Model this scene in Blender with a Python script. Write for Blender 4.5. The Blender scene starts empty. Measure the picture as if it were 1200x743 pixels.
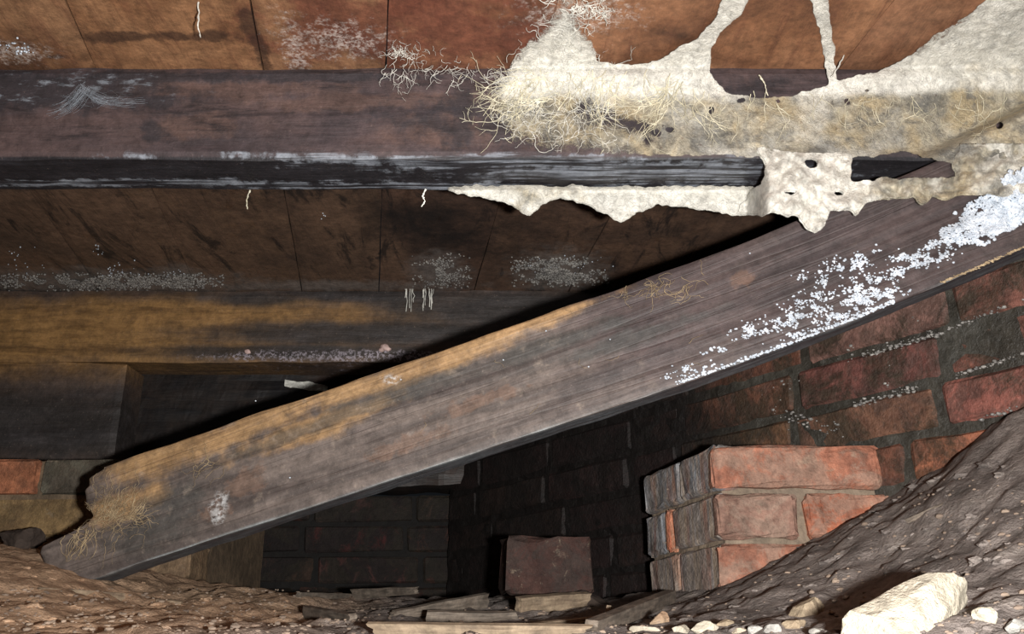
import bpy, math, random
import numpy as np

# ------------------------------------------------------------------ camera, world, flash, exposure
PITCH = math.radians(20.0); FPX = 1100.0
CP, SP = math.cos(PITCH), math.sin(PITCH)
sc = bpy.context.scene
C = sc.collection
cam_d = bpy.data.cameras.new('camera'); cam = bpy.data.objects.new('camera', cam_d); C.objects.link(cam)
cam_d.sensor_fit = 'HORIZONTAL'; cam_d.sensor_width = 36.0; cam_d.lens = 36.0 * FPX / 1200.0
cam_d.clip_start = 0.02
cam.location = (0, 0, 0); cam.rotation_euler = (math.radians(90) + PITCH, 0, 0)
sc.camera = cam
w = bpy.data.worlds.new('world'); sc.world = w; w.use_nodes = True
w.node_tree.nodes['Background'].inputs[0].default_value = (0.75, 0.85, 1.0, 1)
w.node_tree.nodes['Background'].inputs[1].default_value = 0.008
fl = bpy.data.lights.new('camera_flash', 'AREA'); fl.shape = 'RECTANGLE'; fl.size = 0.045; fl.size_y = 0.025
fl.energy = 34.0; fl.color = (1.0, 0.98, 0.95)
flo = bpy.data.objects.new('camera_flash', fl); C.objects.link(flo)
flo.location = (0.125, 0.0, -0.01); flo.rotation_euler = (math.radians(90) + PITCH, 0, math.radians(2))
sc.view_settings.view_transform = 'Standard'; sc.view_settings.look = 'None'
sc.view_settings.gamma = 1.0; sc.view_settings.exposure = 0.0; sc.view_settings.use_curve_mapping = False

# ------------------------------------------------------------------ measuring helpers
H = 0.84                       # underside of the floorboards above the camera
YJ, JB, YJ2 = 1.204, 0.684, 1.304   # near joist: front, underside, back
rnd = random.Random(7)
rng = np.random.default_rng(5)

def at(px, py, Y):             # point seen at a picture position at forward distance Y
    v = (371.5 - py) / FPX
    zc = Y / (CP - v * SP)
    return np.array([(px - 600) / FPX * zc, Y, zc * (v * CP + SP)])
def atz(px, py, zc):
    v = (371.5 - py) / FPX
    return np.array([(px - 600) / FPX * zc, zc * (CP - v * SP), zc * (v * CP + SP)])
def tan_el(py):
    v = (371.5 - py) / FPX
    return (v * CP + SP) / (CP - v * SP)

_perm = np.random.default_rng(11).random(4096)
def vnoise(x, y, z=0.0):
    x, y, z = np.broadcast_arrays(np.asarray(x, float), np.asarray(y, float), np.asarray(z, float))
    xi, yi, zi = np.floor(x).astype(int), np.floor(y).astype(int), np.floor(z).astype(int)
    fx, fy, fz = x - xi, y - yi, z - zi
    fx, fy, fz = [t * t * (3 - 2 * t) for t in (fx, fy, fz)]
    def hsh(a, b, c): return _perm[(a * 1619 + b * 31337 + c * 6971 + ((a * 7) ^ (b * 13))) & 4095]
    r = 0
    for dx in (0, 1):
        for dy in (0, 1):
            for dz in (0, 1):
                r = r + hsh(xi + dx, yi + dy, zi + dz) * (fx if dx else 1 - fx) * (fy if dy else 1 - fy) * (fz if dz else 1 - fz)
    return r * 2 - 1
def fbm(x, y, z=0.0, o=4):
    s, a, t = 0, 1.0, 0
    x, y, z = np.asarray(x, float), np.asarray(y, float), np.asarray(z, float)
    for k in range(o):
        s = s + a * vnoise(x + 17.3 * k, y + 5.1 * k, z + 9.7 * k); t += a; a *= .5; x, y, z = x * 2, y * 2, z * 2
    return s / t
def sstep(a, b, x):
    t = np.clip((np.asarray(x, float) - a) / (b - a), 0, 1); return t * t * (3 - 2 * t)
def inpoly(px, py, poly):
    px, py = np.asarray(px), np.asarray(py); r = np.zeros(px.shape, bool); n = len(poly)
    for i in range(n):
        x1, y1 = poly[i]; x2, y2 = poly[(i + 1) % n]
        if y1 == y2: continue
        r ^= ((y1 > py) != (y2 > py)) & (px < (x2 - x1) * (py - y1) / (y2 - y1) + x1)
    return r

# ------------------------------------------------------------------ object helpers
def obj(name, V, F, mat, parent=None, smooth=False, attrs=None, origin='base'):
    V = np.asarray(V, float).reshape(-1, 3)
    if origin == 'base': o0 = np.array([(V[:, 0].min() + V[:, 0].max()) / 2, (V[:, 1].min() + V[:, 1].max()) / 2, V[:, 2].min()])
    else: o0 = np.zeros(3)
    me = bpy.data.meshes.new(name); me.from_pydata((V - o0).tolist(), [], F if isinstance(F, list) else F.tolist())
    if smooth: me.polygons.foreach_set('use_smooth', [True] * len(me.polygons))
    for k, a in (attrs or {}).items():
        a = np.asarray(a, np.float32)
        if a.ndim == 2:
            at_ = me.attributes.new(k, 'FLOAT_VECTOR', 'POINT'); at_.data.foreach_set('vector', a.ravel())
        else:
            at_ = me.attributes.new(k, 'FLOAT', 'POINT'); at_.data.foreach_set('value', a)
    me.materials.append(mat); me.update()
    o = bpy.data.objects.new(name, me); C.objects.link(o)
    if parent is not None:
        o.parent = parent; o.location = o0 - np.array(parent.location)
    else: o.location = o0
    return o
def link_copy(name, me, loc, rot, parent):
    o = bpy.data.objects.new(name, me); C.objects.link(o); o.parent = parent
    o.location = np.array(loc) - np.array(parent.location); o.rotation_euler = rot
    return o
def empty(name, loc):
    o = bpy.data.objects.new(name, None); C.objects.link(o); o.location = [float(t) for t in loc]; o.empty_display_size = .05
    return o
def tag(o, label=None, cat=None, group=None, kind=None):
    if label: o['label'] = label
    if cat: o['category'] = cat
    if group: o['group'] = group
    if kind: o['kind'] = kind
    return o

def slab(nu, nv, front, back):  # closed slab: front(s,t) and back(s,t) give arrays (n,3)
    s, t = np.meshgrid(np.linspace(0, 1, nu + 1), np.linspace(0, 1, nv + 1), indexing='ij')
    s, t = s.ravel(), t.ravel()
    A, B = front(s, t), back(s, t); n = len(s); W = nv + 1; F = []
    for i in range(nu):
        for j in range(nv):
            a = i * W + j; F.append((a, a + W, a + W + 1, a + 1)); F.append((n + a + 1, n + a + W + 1, n + a + W, n + a))
    ring = [i * W for i in range(nu + 1)] + [nu * W + j for j in range(1, W)] + [i * W + nv for i in range(nu - 1, -1, -1)] + [j for j in range(nv - 1, 0, -1)]
    for k in range(len(ring)):
        a, b = ring[k], ring[(k + 1) % len(ring)]; F.append((b, a, n + a, n + b))
    return np.vstack([A, B]), F, np.concatenate([s, s]), np.concatenate([t, t])

def frame_box(name, o, ex, ey, ez, L, W, T, mat, parent=None, nu=20, nv=6, rough=.002, wear=.004, freq=9, attrs=True):
    """timber whose front face spans ex*L by ey*W, thickness T along ez (away from the front)"""
    o, ex, ey, ez = [np.asarray(q, float) for q in (o, ex, ey, ez)]
    def mk(depth, sgn):
        def f(s, t):
            P = o + np.outer(s * L, ex) + np.outer(t * W, ey) + depth * ez
            e = np.minimum(np.minimum(s * L, (1 - s) * L), np.minimum(t * W, (1 - t) * W))
            d = rough * fbm(s * L * freq, t * W * freq * 5, depth * 31 + o[0]) + wear * np.exp(-e / .004) * (1 + .6 * fbm(s * L * 14, t * 9, 3.))
            ed = rough * 1.6 * fbm(s * L * 11, depth * 5, 7.)
            P = P + np.outer(sgn * d, ez) + np.outer(np.where((t == 0) | (t == 1), ed, 0), ey)
            return P
        return f
    V, F, s, t = slab(nu, nv, mk(0, 1), mk(T, -1))
    lc = np.stack([s * L, t * W, np.concatenate([np.zeros(len(s) // 2), np.full(len(s) // 2, T)])], 1)
    return obj(name, V, F, mat, parent, attrs={'lc': lc})

class Buf:                     # collects tubes and blobs for one 'stuff' mesh
    def __init__(s): s.V = []; s.F = []; s.n = 0
    def add(s, V, F):
        s.V.append(np.asarray(V)); s.F += [tuple(int(i) + s.n for i in f) for f in F]; s.n += len(V)
    def tube(s, P, R, k=5):
        P = np.asarray(P, float); R = np.broadcast_to(np.asarray(R, float), (len(P),))
        T = np.gradient(P, axis=0); T /= np.linalg.norm(T, axis=1)[:, None] + 1e-9
        ref = np.array([.3, 1., .2]); A = np.cross(T, ref); A /= np.linalg.norm(A, axis=1)[:, None] + 1e-9; B = np.cross(T, A)
        a = np.arange(k) * 2 * math.pi / k
        V = (P[:, None, :] + R[:, None, None] * (np.cos(a)[None, :, None] * A[:, None, :] + np.sin(a)[None, :, None] * B[:, None, :])).reshape(-1, 3)
        F = []
        for i in range(len(P) - 1):
            for j in range(k):
                F.append((i * k + j, i * k + (j + 1) % k, (i + 1) * k + (j + 1) % k, (i + 1) * k + j))
        s.add(V, F)
    def blob(s, c, r, sub=None):
        V, F = ICO1 if sub is None else sub
        s.add(np.asarray(c) + V * np.asarray(r) * (1 + .12 * rng.standard_normal((len(V), 1))), F)
    def build(s, name, mat, parent=None, smooth=True): return obj(name, np.vstack(s.V), s.F, mat, parent, smooth)

def ico(sub):
    import bmesh
    bm = bmesh.new(); bmesh.ops.create_icosphere(bm, subdivisions=sub, radius=1)
    V = np.array([v.co[:] for v in bm.verts]); F = [tuple(v.index for v in f.verts) for f in bm.faces]; bm.free(); return V, F
ICO0, ICO1, ICO2, ICO3 = ico(1), ico(1), ico(2), ico(4)

# ------------------------------------------------------------------ material helpers
def srgb(r, g, b):
    f = lambda c: (c / 255) / 12.92 if c <= 10 else ((c / 255 + .055) / 1.055) ** 2.4
    return (f(r), f(g), f(b), 1)
class M:
    def __init__(s, name, rough=.75, spec=.4):
        s.m = bpy.data.materials.new(name); s.m.use_nodes = True; s.t = s.m.node_tree; s.N = s.t.nodes
        s.b = s.N['Principled BSDF']; s.b.inputs['Roughness'].default_value = rough; s.b.inputs['Specular IOR Level'].default_value = spec
        s._pos = None; s.h = None
    def L(s, a, b): s.t.links.new(a, b)
    def _in(s, sock, v):
        if isinstance(v, bpy.types.NodeSocket): s.L(v, sock)
        else: sock.default_value = v
    def pos(s):
        if s._pos is None: s._pos = s.N.new('ShaderNodeNewGeometry').outputs['Position']
        return s._pos
    def attr(s, n, vec=True):
        a = s.N.new('ShaderNodeAttribute'); a.attribute_name = n; return a.outputs['Vector' if vec else 'Fac']
    def objc(s):               # object coords shifted per object
        tc = s.N.new('ShaderNodeTexCoord'); oi = s.N.new('ShaderNodeObjectInfo')
        v = s.N.new('ShaderNodeVectorMath'); v.operation = 'MULTIPLY_ADD'
        cx = s.N.new('ShaderNodeCombineXYZ')
        for k in range(3): s.L(oi.outputs['Random'], cx.inputs[k])
        s.L(cx.outputs[0], v.inputs[0]); v.inputs[1].default_value = (37, 19, 53); s.L(tc.outputs['Object'], v.inputs[2]); return v.outputs[0]
    def ocol(s): return s.N.new('ShaderNodeObjectInfo').outputs['Color']
    def scale(s, vec, sx, sy, sz):
        v = s.N.new('ShaderNodeVectorMath'); v.operation = 'MULTIPLY'; s._in(v.inputs[0], vec); v.inputs[1].default_value = (sx, sy, sz); return v.outputs[0]
    def noise(s, vec, sc=5., det=5., ro=.6, dist=0.):
        n = s.N.new('ShaderNodeTexNoise'); s._in(n.inputs['Vector'], vec); n.inputs['Scale'].default_value = sc
        n.inputs['Detail'].default_value = det; n.inputs['Roughness'].default_value = ro; n.inputs['Distortion'].default_value = dist; return n.outputs['Fac']
    def vor(s, vec, sc, feat='F1', out='Distance'):
        n = s.N.new('ShaderNodeTexVoronoi'); n.feature = feat; s._in(n.inputs['Vector'], vec); n.inputs['Scale'].default_value = sc; return n.outputs[out]
    def math(s, op, a, b=0., c=0.):
        n = s.N.new('ShaderNodeMath'); n.operation = op
        for k, q in enumerate((a, b, c)): s._in(n.inputs[k], q)
        return n.outputs[0]
    def step(s, x, a, b):      # smooth step
        n = s.N.new('ShaderNodeMapRange'); n.interpolation_type = 'SMOOTHSTEP'; s._in(n.inputs['Value'], x)
        n.inputs['From Min'].default_value = a; n.inputs['From Max'].default_value = b; return n.outputs['Result']
    def mix(s, f, a, b, mode='MIX'):
        n = s.N.new('ShaderNodeMix'); n.data_type = 'RGBA'; n.blend_type = mode; s._in(n.inputs[0], f); s._in(n.inputs[6], a); s._in(n.inputs[7], b); return n.outputs[2]
    def ramp(s, f, stops):
        n = s.N.new('ShaderNodeValToRGB'); s._in(n.inputs[0], f); e = n.color_ramp.elements
        while len(e) < len(stops): e.new(.5)
        for k, (p, c) in enumerate(stops): e[k].position = p; e[k].color = c
        return n.outputs[0]
    def spot(s, vec, c, r, amt=.8, sc=30., edge=.35, seed=0.):   # soft stain with a noisy outline
        a = s.N.new('ShaderNodeVectorMath'); a.operation = 'SUBTRACT'; s._in(a.inputs[0], vec); a.inputs[1].default_value = tuple(float(q) for q in c)
        b = s.N.new('ShaderNodeVectorMath'); b.operation = 'DIVIDE'; s.L(a.outputs[0], b.inputs[0]); b.inputs[1].default_value = tuple(float(q) for q in r)
        l = s.N.new('ShaderNodeVectorMath'); l.operation = 'LENGTH'; s.L(b.outputs[0], l.inputs[0])
        n = s.noise(vec, sc, 6, .65)
        d = s.math('MULTIPLY_ADD', s.math('SUBTRACT', n, .5), amt * 4.2, l.outputs['Value'])
        return s.math('SUBTRACT', 1.0, s.step(d, 1 - edge, 1 + edge))
    def spots(s, vec, lst, **k):
        r = None
        for c, rr in lst:
            q = s.spot(vec, c, rr, **k); r = q if r is None else s.math('MAXIMUM', r, q)
        return r
    def fin(s, col, bump=None, dist=.002, strength=.8, rough=None, grime=.55, gs=1.):
        if grime:
            p = s.pos(); a = s.noise(p, 55 * gs, 8, .78, .3); b = s.noise(p, 13 * gs, 5, .7, .4)
            f = s.math('MULTIPLY', s.math('MULTIPLY_ADD', s.math('SUBTRACT', a, .5), 4.2 * grime, 1.0), s.math('MULTIPLY_ADD', s.math('SUBTRACT', b, .5), 1.6 * grime, 1.0))
            f = s.math('MINIMUM', s.math('MAXIMUM', f, .22), 1.5)
            v = s.N.new('ShaderNodeVectorMath'); v.operation = 'SCALE'; s._in(v.inputs[0], col); s.L(f, v.inputs['Scale']); col = v.outputs[0]
        s._in(s.b.inputs['Base Color'], col)
        if rough is not None: s._in(s.b.inputs['Roughness'], rough)
        if bump is not None:
            n = s.N.new('ShaderNodeBump'); n.inputs['Strength'].default_value = strength; n.inputs['Distance'].default_value = dist
            s._in(n.inputs['Height'], bump); s.L(n.outputs[0], s.b.inputs['Normal'])
        return s.m

# ================================================================== MATERIALS
def mat_boards():
    m = M('rotten_floorboard', .6, .5); p = m.pos(); g = m.scale(p, 1, .12, 1)
    oc = m.objc(); n1 = m.noise(g, 38, 6, .65, .4); n2 = m.noise(p, 7, 5, .6, .6); n3 = m.noise(p, 130, 3, .6)
    c = m.ramp(n2, [(.28, srgb(84, 60, 46)), (.42, srgb(124, 92, 70)), (.58, srgb(154, 120, 95)), (.76, srgb(112, 82, 63))])
    c = m.mix(.85, c, m.ocol(), 'MULTIPLY')
    c = m.mix(m.math('MULTIPLY', m.step(n1, .45, .75), .7), c, srgb(92, 56, 40))
    red = m.spots(p, [(at(400, 30, 1.12), (.10, .10, .1)), (at(520, 20, 1.1), (.07, .12, .1)), (at(620, 40, 1.13), (.05, .07, .1))], sc=14, amt=.9)
    c = m.mix(m.math('MULTIPLY', red, .65), c, srgb(98, 52, 40))
    dk = m.spots(p, [(at(165, 30, 1.13), (.07, .012, .1)), (at(250, 30, 1.13), (.04, .012, .1)), (at(65, 60, 1.18), (.02, .008, .1)), (at(300, 30, 1.13), (.012, .08, .1))], sc=24, amt=.8)
    c = m.mix(m.math('MULTIPLY', dk, .75), c, srgb(52, 34, 26))
    # the bay behind the near joist is darker and greyer, with black blotches
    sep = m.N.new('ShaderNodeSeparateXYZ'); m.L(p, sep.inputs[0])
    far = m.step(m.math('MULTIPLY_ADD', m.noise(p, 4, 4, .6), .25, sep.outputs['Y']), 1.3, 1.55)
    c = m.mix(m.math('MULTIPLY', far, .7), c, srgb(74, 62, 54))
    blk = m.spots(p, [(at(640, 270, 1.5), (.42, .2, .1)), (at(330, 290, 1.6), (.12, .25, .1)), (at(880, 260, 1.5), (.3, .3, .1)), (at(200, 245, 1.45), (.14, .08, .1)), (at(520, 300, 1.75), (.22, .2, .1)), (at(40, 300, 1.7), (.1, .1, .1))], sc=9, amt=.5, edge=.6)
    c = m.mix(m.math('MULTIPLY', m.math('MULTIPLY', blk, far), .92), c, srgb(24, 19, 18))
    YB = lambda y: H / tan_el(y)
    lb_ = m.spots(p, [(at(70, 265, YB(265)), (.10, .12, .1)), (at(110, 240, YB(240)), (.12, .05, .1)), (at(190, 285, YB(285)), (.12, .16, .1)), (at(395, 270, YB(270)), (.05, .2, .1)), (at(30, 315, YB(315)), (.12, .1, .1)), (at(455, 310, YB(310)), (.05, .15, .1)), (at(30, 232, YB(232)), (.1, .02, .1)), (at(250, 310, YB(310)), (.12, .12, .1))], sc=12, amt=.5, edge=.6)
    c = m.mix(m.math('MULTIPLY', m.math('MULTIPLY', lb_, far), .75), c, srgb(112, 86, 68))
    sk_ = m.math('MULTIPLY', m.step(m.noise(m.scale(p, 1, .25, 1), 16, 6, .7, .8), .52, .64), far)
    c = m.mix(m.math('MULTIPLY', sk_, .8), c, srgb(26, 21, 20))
    gm_ = m.spots(p, [(at(110, 331, YB(331)), (.34, .07, .1)), (at(216, 330, YB(330)), (.06, .08, .1)), (at(655, 320, YB(320)), (.09, .12, .1)), (at(515, 320, YB(320)), (.06, .1, .1)), (at(360, 335, YB(335)), (.3, .03, .1))], sc=30, amt=.5, edge=.6)
    c = m.mix(m.math('MULTIPLY', gm_, .6), c, srgb(128, 122, 118))
    wh = m.spots(p, [(at(345, 55, 1.16), (.014, .05, .1)), (at(395, 40, 1.14), (.05, .03, .1)), (at(15, 55, 1.17), (.04, .02, .1)), (at(675, 15, 1.08), (.05, .03, .1)), (at(710, 12, 1.08), (.03, .012, .1))], sc=70, amt=1.6, edge=.8)
    c = m.mix(m.math('MULTIPLY', m.math('MULTIPLY', wh, m.step(m.noise(p, 180, 4, .7), .4, .6)), .6), c, srgb(205, 195, 188))
    gl = m.step(m.noise(p, 22, 4, .7), .6, .72)
    bump = m.math('ADD', m.math('MULTIPLY', n1, 1.0), m.math('MULTIPLY', n3, .35))
    return m.fin(c, bump, .004, .8, m.math('MULTIPLY_ADD', gl, -.25, .7))

def mat_joist_near():
    m = M('mouldy_joist', .62, .5); p = m.pos(); g = m.scale(p, .14, 1, 1); g2 = m.scale(p, .05, 1, 1)
    n1 = m.noise(g, 60, 6, .65, .3); n2 = m.noise(m.scale(p, .4, 1, 1), 11, 5, .6, .5); n3 = m.noise(p, 220, 3, .7); n4 = m.noise(g2, 120, 4, .6)
    c = m.ramp(n2, [(.28, srgb(56, 48, 51)), (.45, srgb(82, 68, 69)), (.6, srgb(102, 82, 79)), (.8, srgb(80, 64, 66))])
    br = m.spots(p, [(at(280, 105, YJ), (.16, .1, .014)), (at(470, 118, YJ), (.2, .1, .012)), (at(380, 122, YJ), (.09, .1, .012)), (at(230, 150, YJ), (.06, .1, .02)), (at(560, 150, YJ), (.1, .1, .03))], sc=22, amt=.8)
    c = m.mix(m.math('MULTIPLY', br, .55), c, srgb(116, 88, 76))
    bl = m.spots(p, [(at(40, 105, YJ), (.2, .1, .035)), (at(200, 90, YJ), (.2, .1, .012)), (at(182, 155, YJ), (.02, .1, .018)), (at(190, 118, YJ), (.03, .1, .014)), (at(640, 140, YJ), (.2, .1, .04)), (at(760, 120, YJ), (.2, .1, .04)), (at(350, 90, YJ), (.2, .1, .008))], sc=26, amt=.8)
    c = m.mix(m.math('MULTIPLY', bl, .75), c, srgb(44, 44, 50))
    c = m.mix(m.step(n1, .52, .72), c, srgb(40, 33, 35))
    # dark underside, its bluish sheen put into the colour
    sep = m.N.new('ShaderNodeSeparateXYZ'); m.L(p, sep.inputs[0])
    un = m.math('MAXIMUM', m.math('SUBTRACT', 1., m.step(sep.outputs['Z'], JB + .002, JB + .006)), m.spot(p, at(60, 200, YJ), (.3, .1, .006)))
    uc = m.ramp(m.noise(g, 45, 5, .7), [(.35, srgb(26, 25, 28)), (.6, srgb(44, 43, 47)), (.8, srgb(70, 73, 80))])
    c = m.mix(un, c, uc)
    wst = m.spots(p, [(at(560, 186, YJ), (.2, .03, .008)), (at(480, 190, YJ), (.14, .03, .006)), (at(170, 219, 1.28), (.3, .012, .02)), (at(480, 219, 1.29), (.25, .010, .02)), (at(760, 205, 1.25), (.25, .03, .02)), (at(350, 186, YJ), (.12, .004, .01)), (at(850, 205, 1.25), (.1, .04, .02)), (at(150, 187, YJ), (.05, .005, .01))], sc=40, amt=.9)
    wst = m.math('MULTIPLY', wst, m.step(n4, .42, .6))
    c = m.mix(m.math('MULTIPLY', wst, .85), c, srgb(176, 184, 196))
    wl = m.math('MULTIPLY', m.spot(p, at(45, 102, YJ), (.17, .1, .028), sc=30), m.step(m.noise(m.scale(p, .35, 1, 1), 90, 5, .7), .53, .66))
    c = m.mix(m.math('MULTIPLY', wl, .8), c, srgb(150, 158, 168))
    c = m.mix(m.math('MULTIPLY', m.step(n3, .62, .75), .4), c, srgb(150, 128, 118))
    c = m.mix(.38, c, srgb(40, 36, 40))
    return m.fin(c, m.math('ADD', n1, m.math('MULTIPLY', n3, .3)), .003, .7, m.math('MULTIPLY_ADD', un, -.12, .7))

def mat_joist_far():
    m = M('far_joist', .6, .5); p = m.pos(); g = m.scale(p, .12, 1, 1)
    n1 = m.noise(g, 50, 6, .65, .3); n2 = m.noise(m.scale(p, .35, 1, 1), 9, 5, .6, .4); n3 = m.noise(p, 170, 3, .7)
    Y = 2.12
    c = m.ramp(n2, [(.3, srgb(66, 54, 48)), (.5, srgb(86, 70, 60)), (.72, srgb(58, 52, 54))])
    br = m.spots(p, [(at(40, 395, Y), (.62, .2, .085)), (at(200, 372, Y), (.46, .2, .05))], sc=7, amt=.35, edge=.5)
    bc = m.ramp(n1, [(.35, srgb(110, 80, 46)), (.55, srgb(154, 116, 70)), (.75, srgb(124, 90, 54))])
    c = m.mix(m.math('MULTIPLY', br, .95), c, bc)
    dk = m.spots(p, [(at(300, 350, Y), (.14, .2, .02)), (at(420, 390, Y), (.4, .2, .03)), (at(640, 360, Y), (.4, .2, .05)), (at(330, 412, Y), (.34, .2, .018)), (at(60, 500, Y), (.5, .3, .08)), (at(440, 345, Y), (.3, .2, .02))], sc=9, amt=.35, edge=.5)
    dc = m.ramp(m.noise(g, 38, 5, .7), [(.35, srgb(38, 34, 32)), (.6, srgb(58, 54, 54)), (.8, srgb(88, 82, 84))])
    c = m.mix(m.math('MULTIPLY', dk, .9), c, dc)
    c = m.mix(m.math('MULTIPLY', m.step(n3, .62, .74), .35), c, srgb(150, 130, 118))
    ed = m.math('MULTIPLY', m.spots(p, [(at(410, 417, Y), (.28, .2, .012))], sc=50, amt=.7), m.step(n3, .45, .6))
    c = m.mix(m.math('MULTIPLY', ed, .7), c, srgb(180, 170, 180))
    return m.fin(c, m.math('ADD', n1, m.math('MULTIPLY', n3, .3)), .003, .7)

def mat_dark_timber():
    m = M('blackened_timber', .5, .5); p = m.pos(); g = m.scale(p, .15, 1, 1)
    n1 = m.noise(g, 40, 6, .65, .3); n2 = m.noise(p, 10, 4, .6)
    c = m.ramp(n2, [(.3, srgb(24, 22, 24)), (.55, srgb(44, 36, 32)), (.8, srgb(70, 46, 36))])
    c = m.mix(m.step(n1, .5, .7), c, srgb(20, 18, 20))
    return m.fin(c, n1, .003, .7)

PL = {}                        # plank frame, filled below
def mat_plank():
    m = M('fallen_plank', .62, .45); p = m.attr('lc'); W = PL['W']
    g = m.scale(p, .06, 1, 1); g2 = m.scale(p, .1, 1, 1)
    n1 = m.noise(g, 95, 6, .65, .5); n2 = m.noise(m.scale(p, .25, 1, 1), 16, 6, .62, .5); n3 = m.noise(p, 260, 3, .7); n4 = m.noise(g2, 34, 5, .6, .5); n5 = m.noise(p, 38, 6, .7)
    c = m.ramp(n4, [(.28, srgb(66, 58, 56)), (.45, srgb(88, 79, 75)), (.58, srgb(108, 97, 91)), (.75, srgb(82, 73, 71))])
    q = lambda x, y: tuple(plank_uv(x, y)) + (0,)
    dkr = m.spots(p, [(q(1010, 320), (.36, .16, .2)), (q(820, 350), (.2, .12, .2)), (q(1180, 240), (.25, .3, .2))], sc=8, amt=.3, edge=.5)
    c0 = c; c = m.mix(m.math('MULTIPLY', dkr, .9), c, m.ramp(n4, [(.3, srgb(44, 37, 39)), (.6, srgb(70, 58, 58)), (.8, srgb(54, 46, 50))]))
    br = m.spots(p, [(q(200, 530), (.12, .028, .2)), (q(330, 478), (.16, .028, .2)), (q(370, 500), (.13, .018, .2)), (q(470, 440), (.14, .018, .2)), (q(560, 400), (.13, .016, .2)), (q(640, 372), (.08, .012, .2)), (q(150, 590), (.06, .02, .2)), (q(290, 500), (.14, .02, .2))], sc=16, amt=.7, edge=.5)
    bc = m.ramp(n1, [(.3, srgb(124, 96, 66)), (.55, srgb(170, 136, 96)), (.75, srgb(140, 108, 74))])
    c = m.mix(m.math('MULTIPLY', br, .9), c, bc)
    st = m.spots(p, [(q(640, 405), (.14, .012, .2)), (q(480, 455), (.12, .014, .2)), (q(330, 515), (.10, .010, .2)), (q(180, 620), (.07, .03, .2)), (q(730, 400), (.1, .012, .2)), (q(420, 480), (.12, .008, .2)), (q(200, 585), (.05, .02, .2))], sc=20, amt=.8, edge=.5)
    c = m.mix(m.math('MULTIPLY', st, .65), c, srgb(64, 64, 62))
    rst = m.spots(p, [(q(290, 565), (.03, .02, .2)), (q(480, 520), (.06, .012, .2)), (q(560, 470), (.06, .01, .2)), (q(870, 330), (.02, .01, .2)), (q(250, 600), (.03, .012, .2))], sc=40, amt=1.)
    c = m.mix(m.math('MULTIPLY', rst, .35), c, srgb(126, 94, 74))
    c = m.mix(m.math('MULTIPLY', m.step(n1, .53, .7), .28), c, srgb(70, 60, 56))
    lt = m.math('SUBTRACT', 1., m.math('MULTIPLY', dkr, .8))
    c = m.mix(m.math('MULTIPLY', m.math('MULTIPLY', m.step(n5, .55, .75), .35), lt), c, srgb(168, 152, 136))
    c = m.mix(m.math('MULTIPLY', m.math('MULTIPLY', m.step(n3, .6, .75), .3), lt), c, srgb(170, 155, 145))
    wm = m.spots(p, [(q(256, 592), (.016, .020, .2)), (q(258, 604), (.012, .012, .2)), (q(458, 446), (.012, .010, .2))], sc=60, amt=1.2)
    wm = m.math('MULTIPLY', wm, m.step(m.noise(p, 120, 4, .7), .4, .6))
    c = m.mix(m.math('MULTIPLY', wm, .7), c, srgb(205, 205, 205))
    # worn pale arris along the lower edge
    sep = m.N.new('ShaderNodeSeparateXYZ'); m.L(p, sep.inputs[0])
    ar = m.math('MULTIPLY', m.math('SUBTRACT', 1., m.step(m.math('MULTIPLY_ADD', n2, .004, sep.outputs['Y']), .001, .006)), m.step(m.noise(g, 90, 4, .6), .38, .6))
    c = m.mix(m.math('MULTIPLY', ar, .7), c, srgb(150, 158, 160))
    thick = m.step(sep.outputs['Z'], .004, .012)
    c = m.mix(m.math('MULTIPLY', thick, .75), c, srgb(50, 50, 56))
    lines = m.step(m.math('ABSOLUTE', m.math('SUBTRACT', m.noise(m.scale(p, .03, 1, 1), 30, 2, .5, .2), .5)), .0, .02)
    c = m.mix(m.math('MULTIPLY', m.math('SUBTRACT', 1., lines), .25), c, srgb(70, 60, 56))
    return m.fin(c, m.math('ADD', m.math('ADD', n1, m.math('MULTIPLY', n3, .35)), m.math('MULTIPLY', lines, .3)), .0018, .7, m.math('MULTIPLY_ADD', n5, .3, .45))

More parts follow.
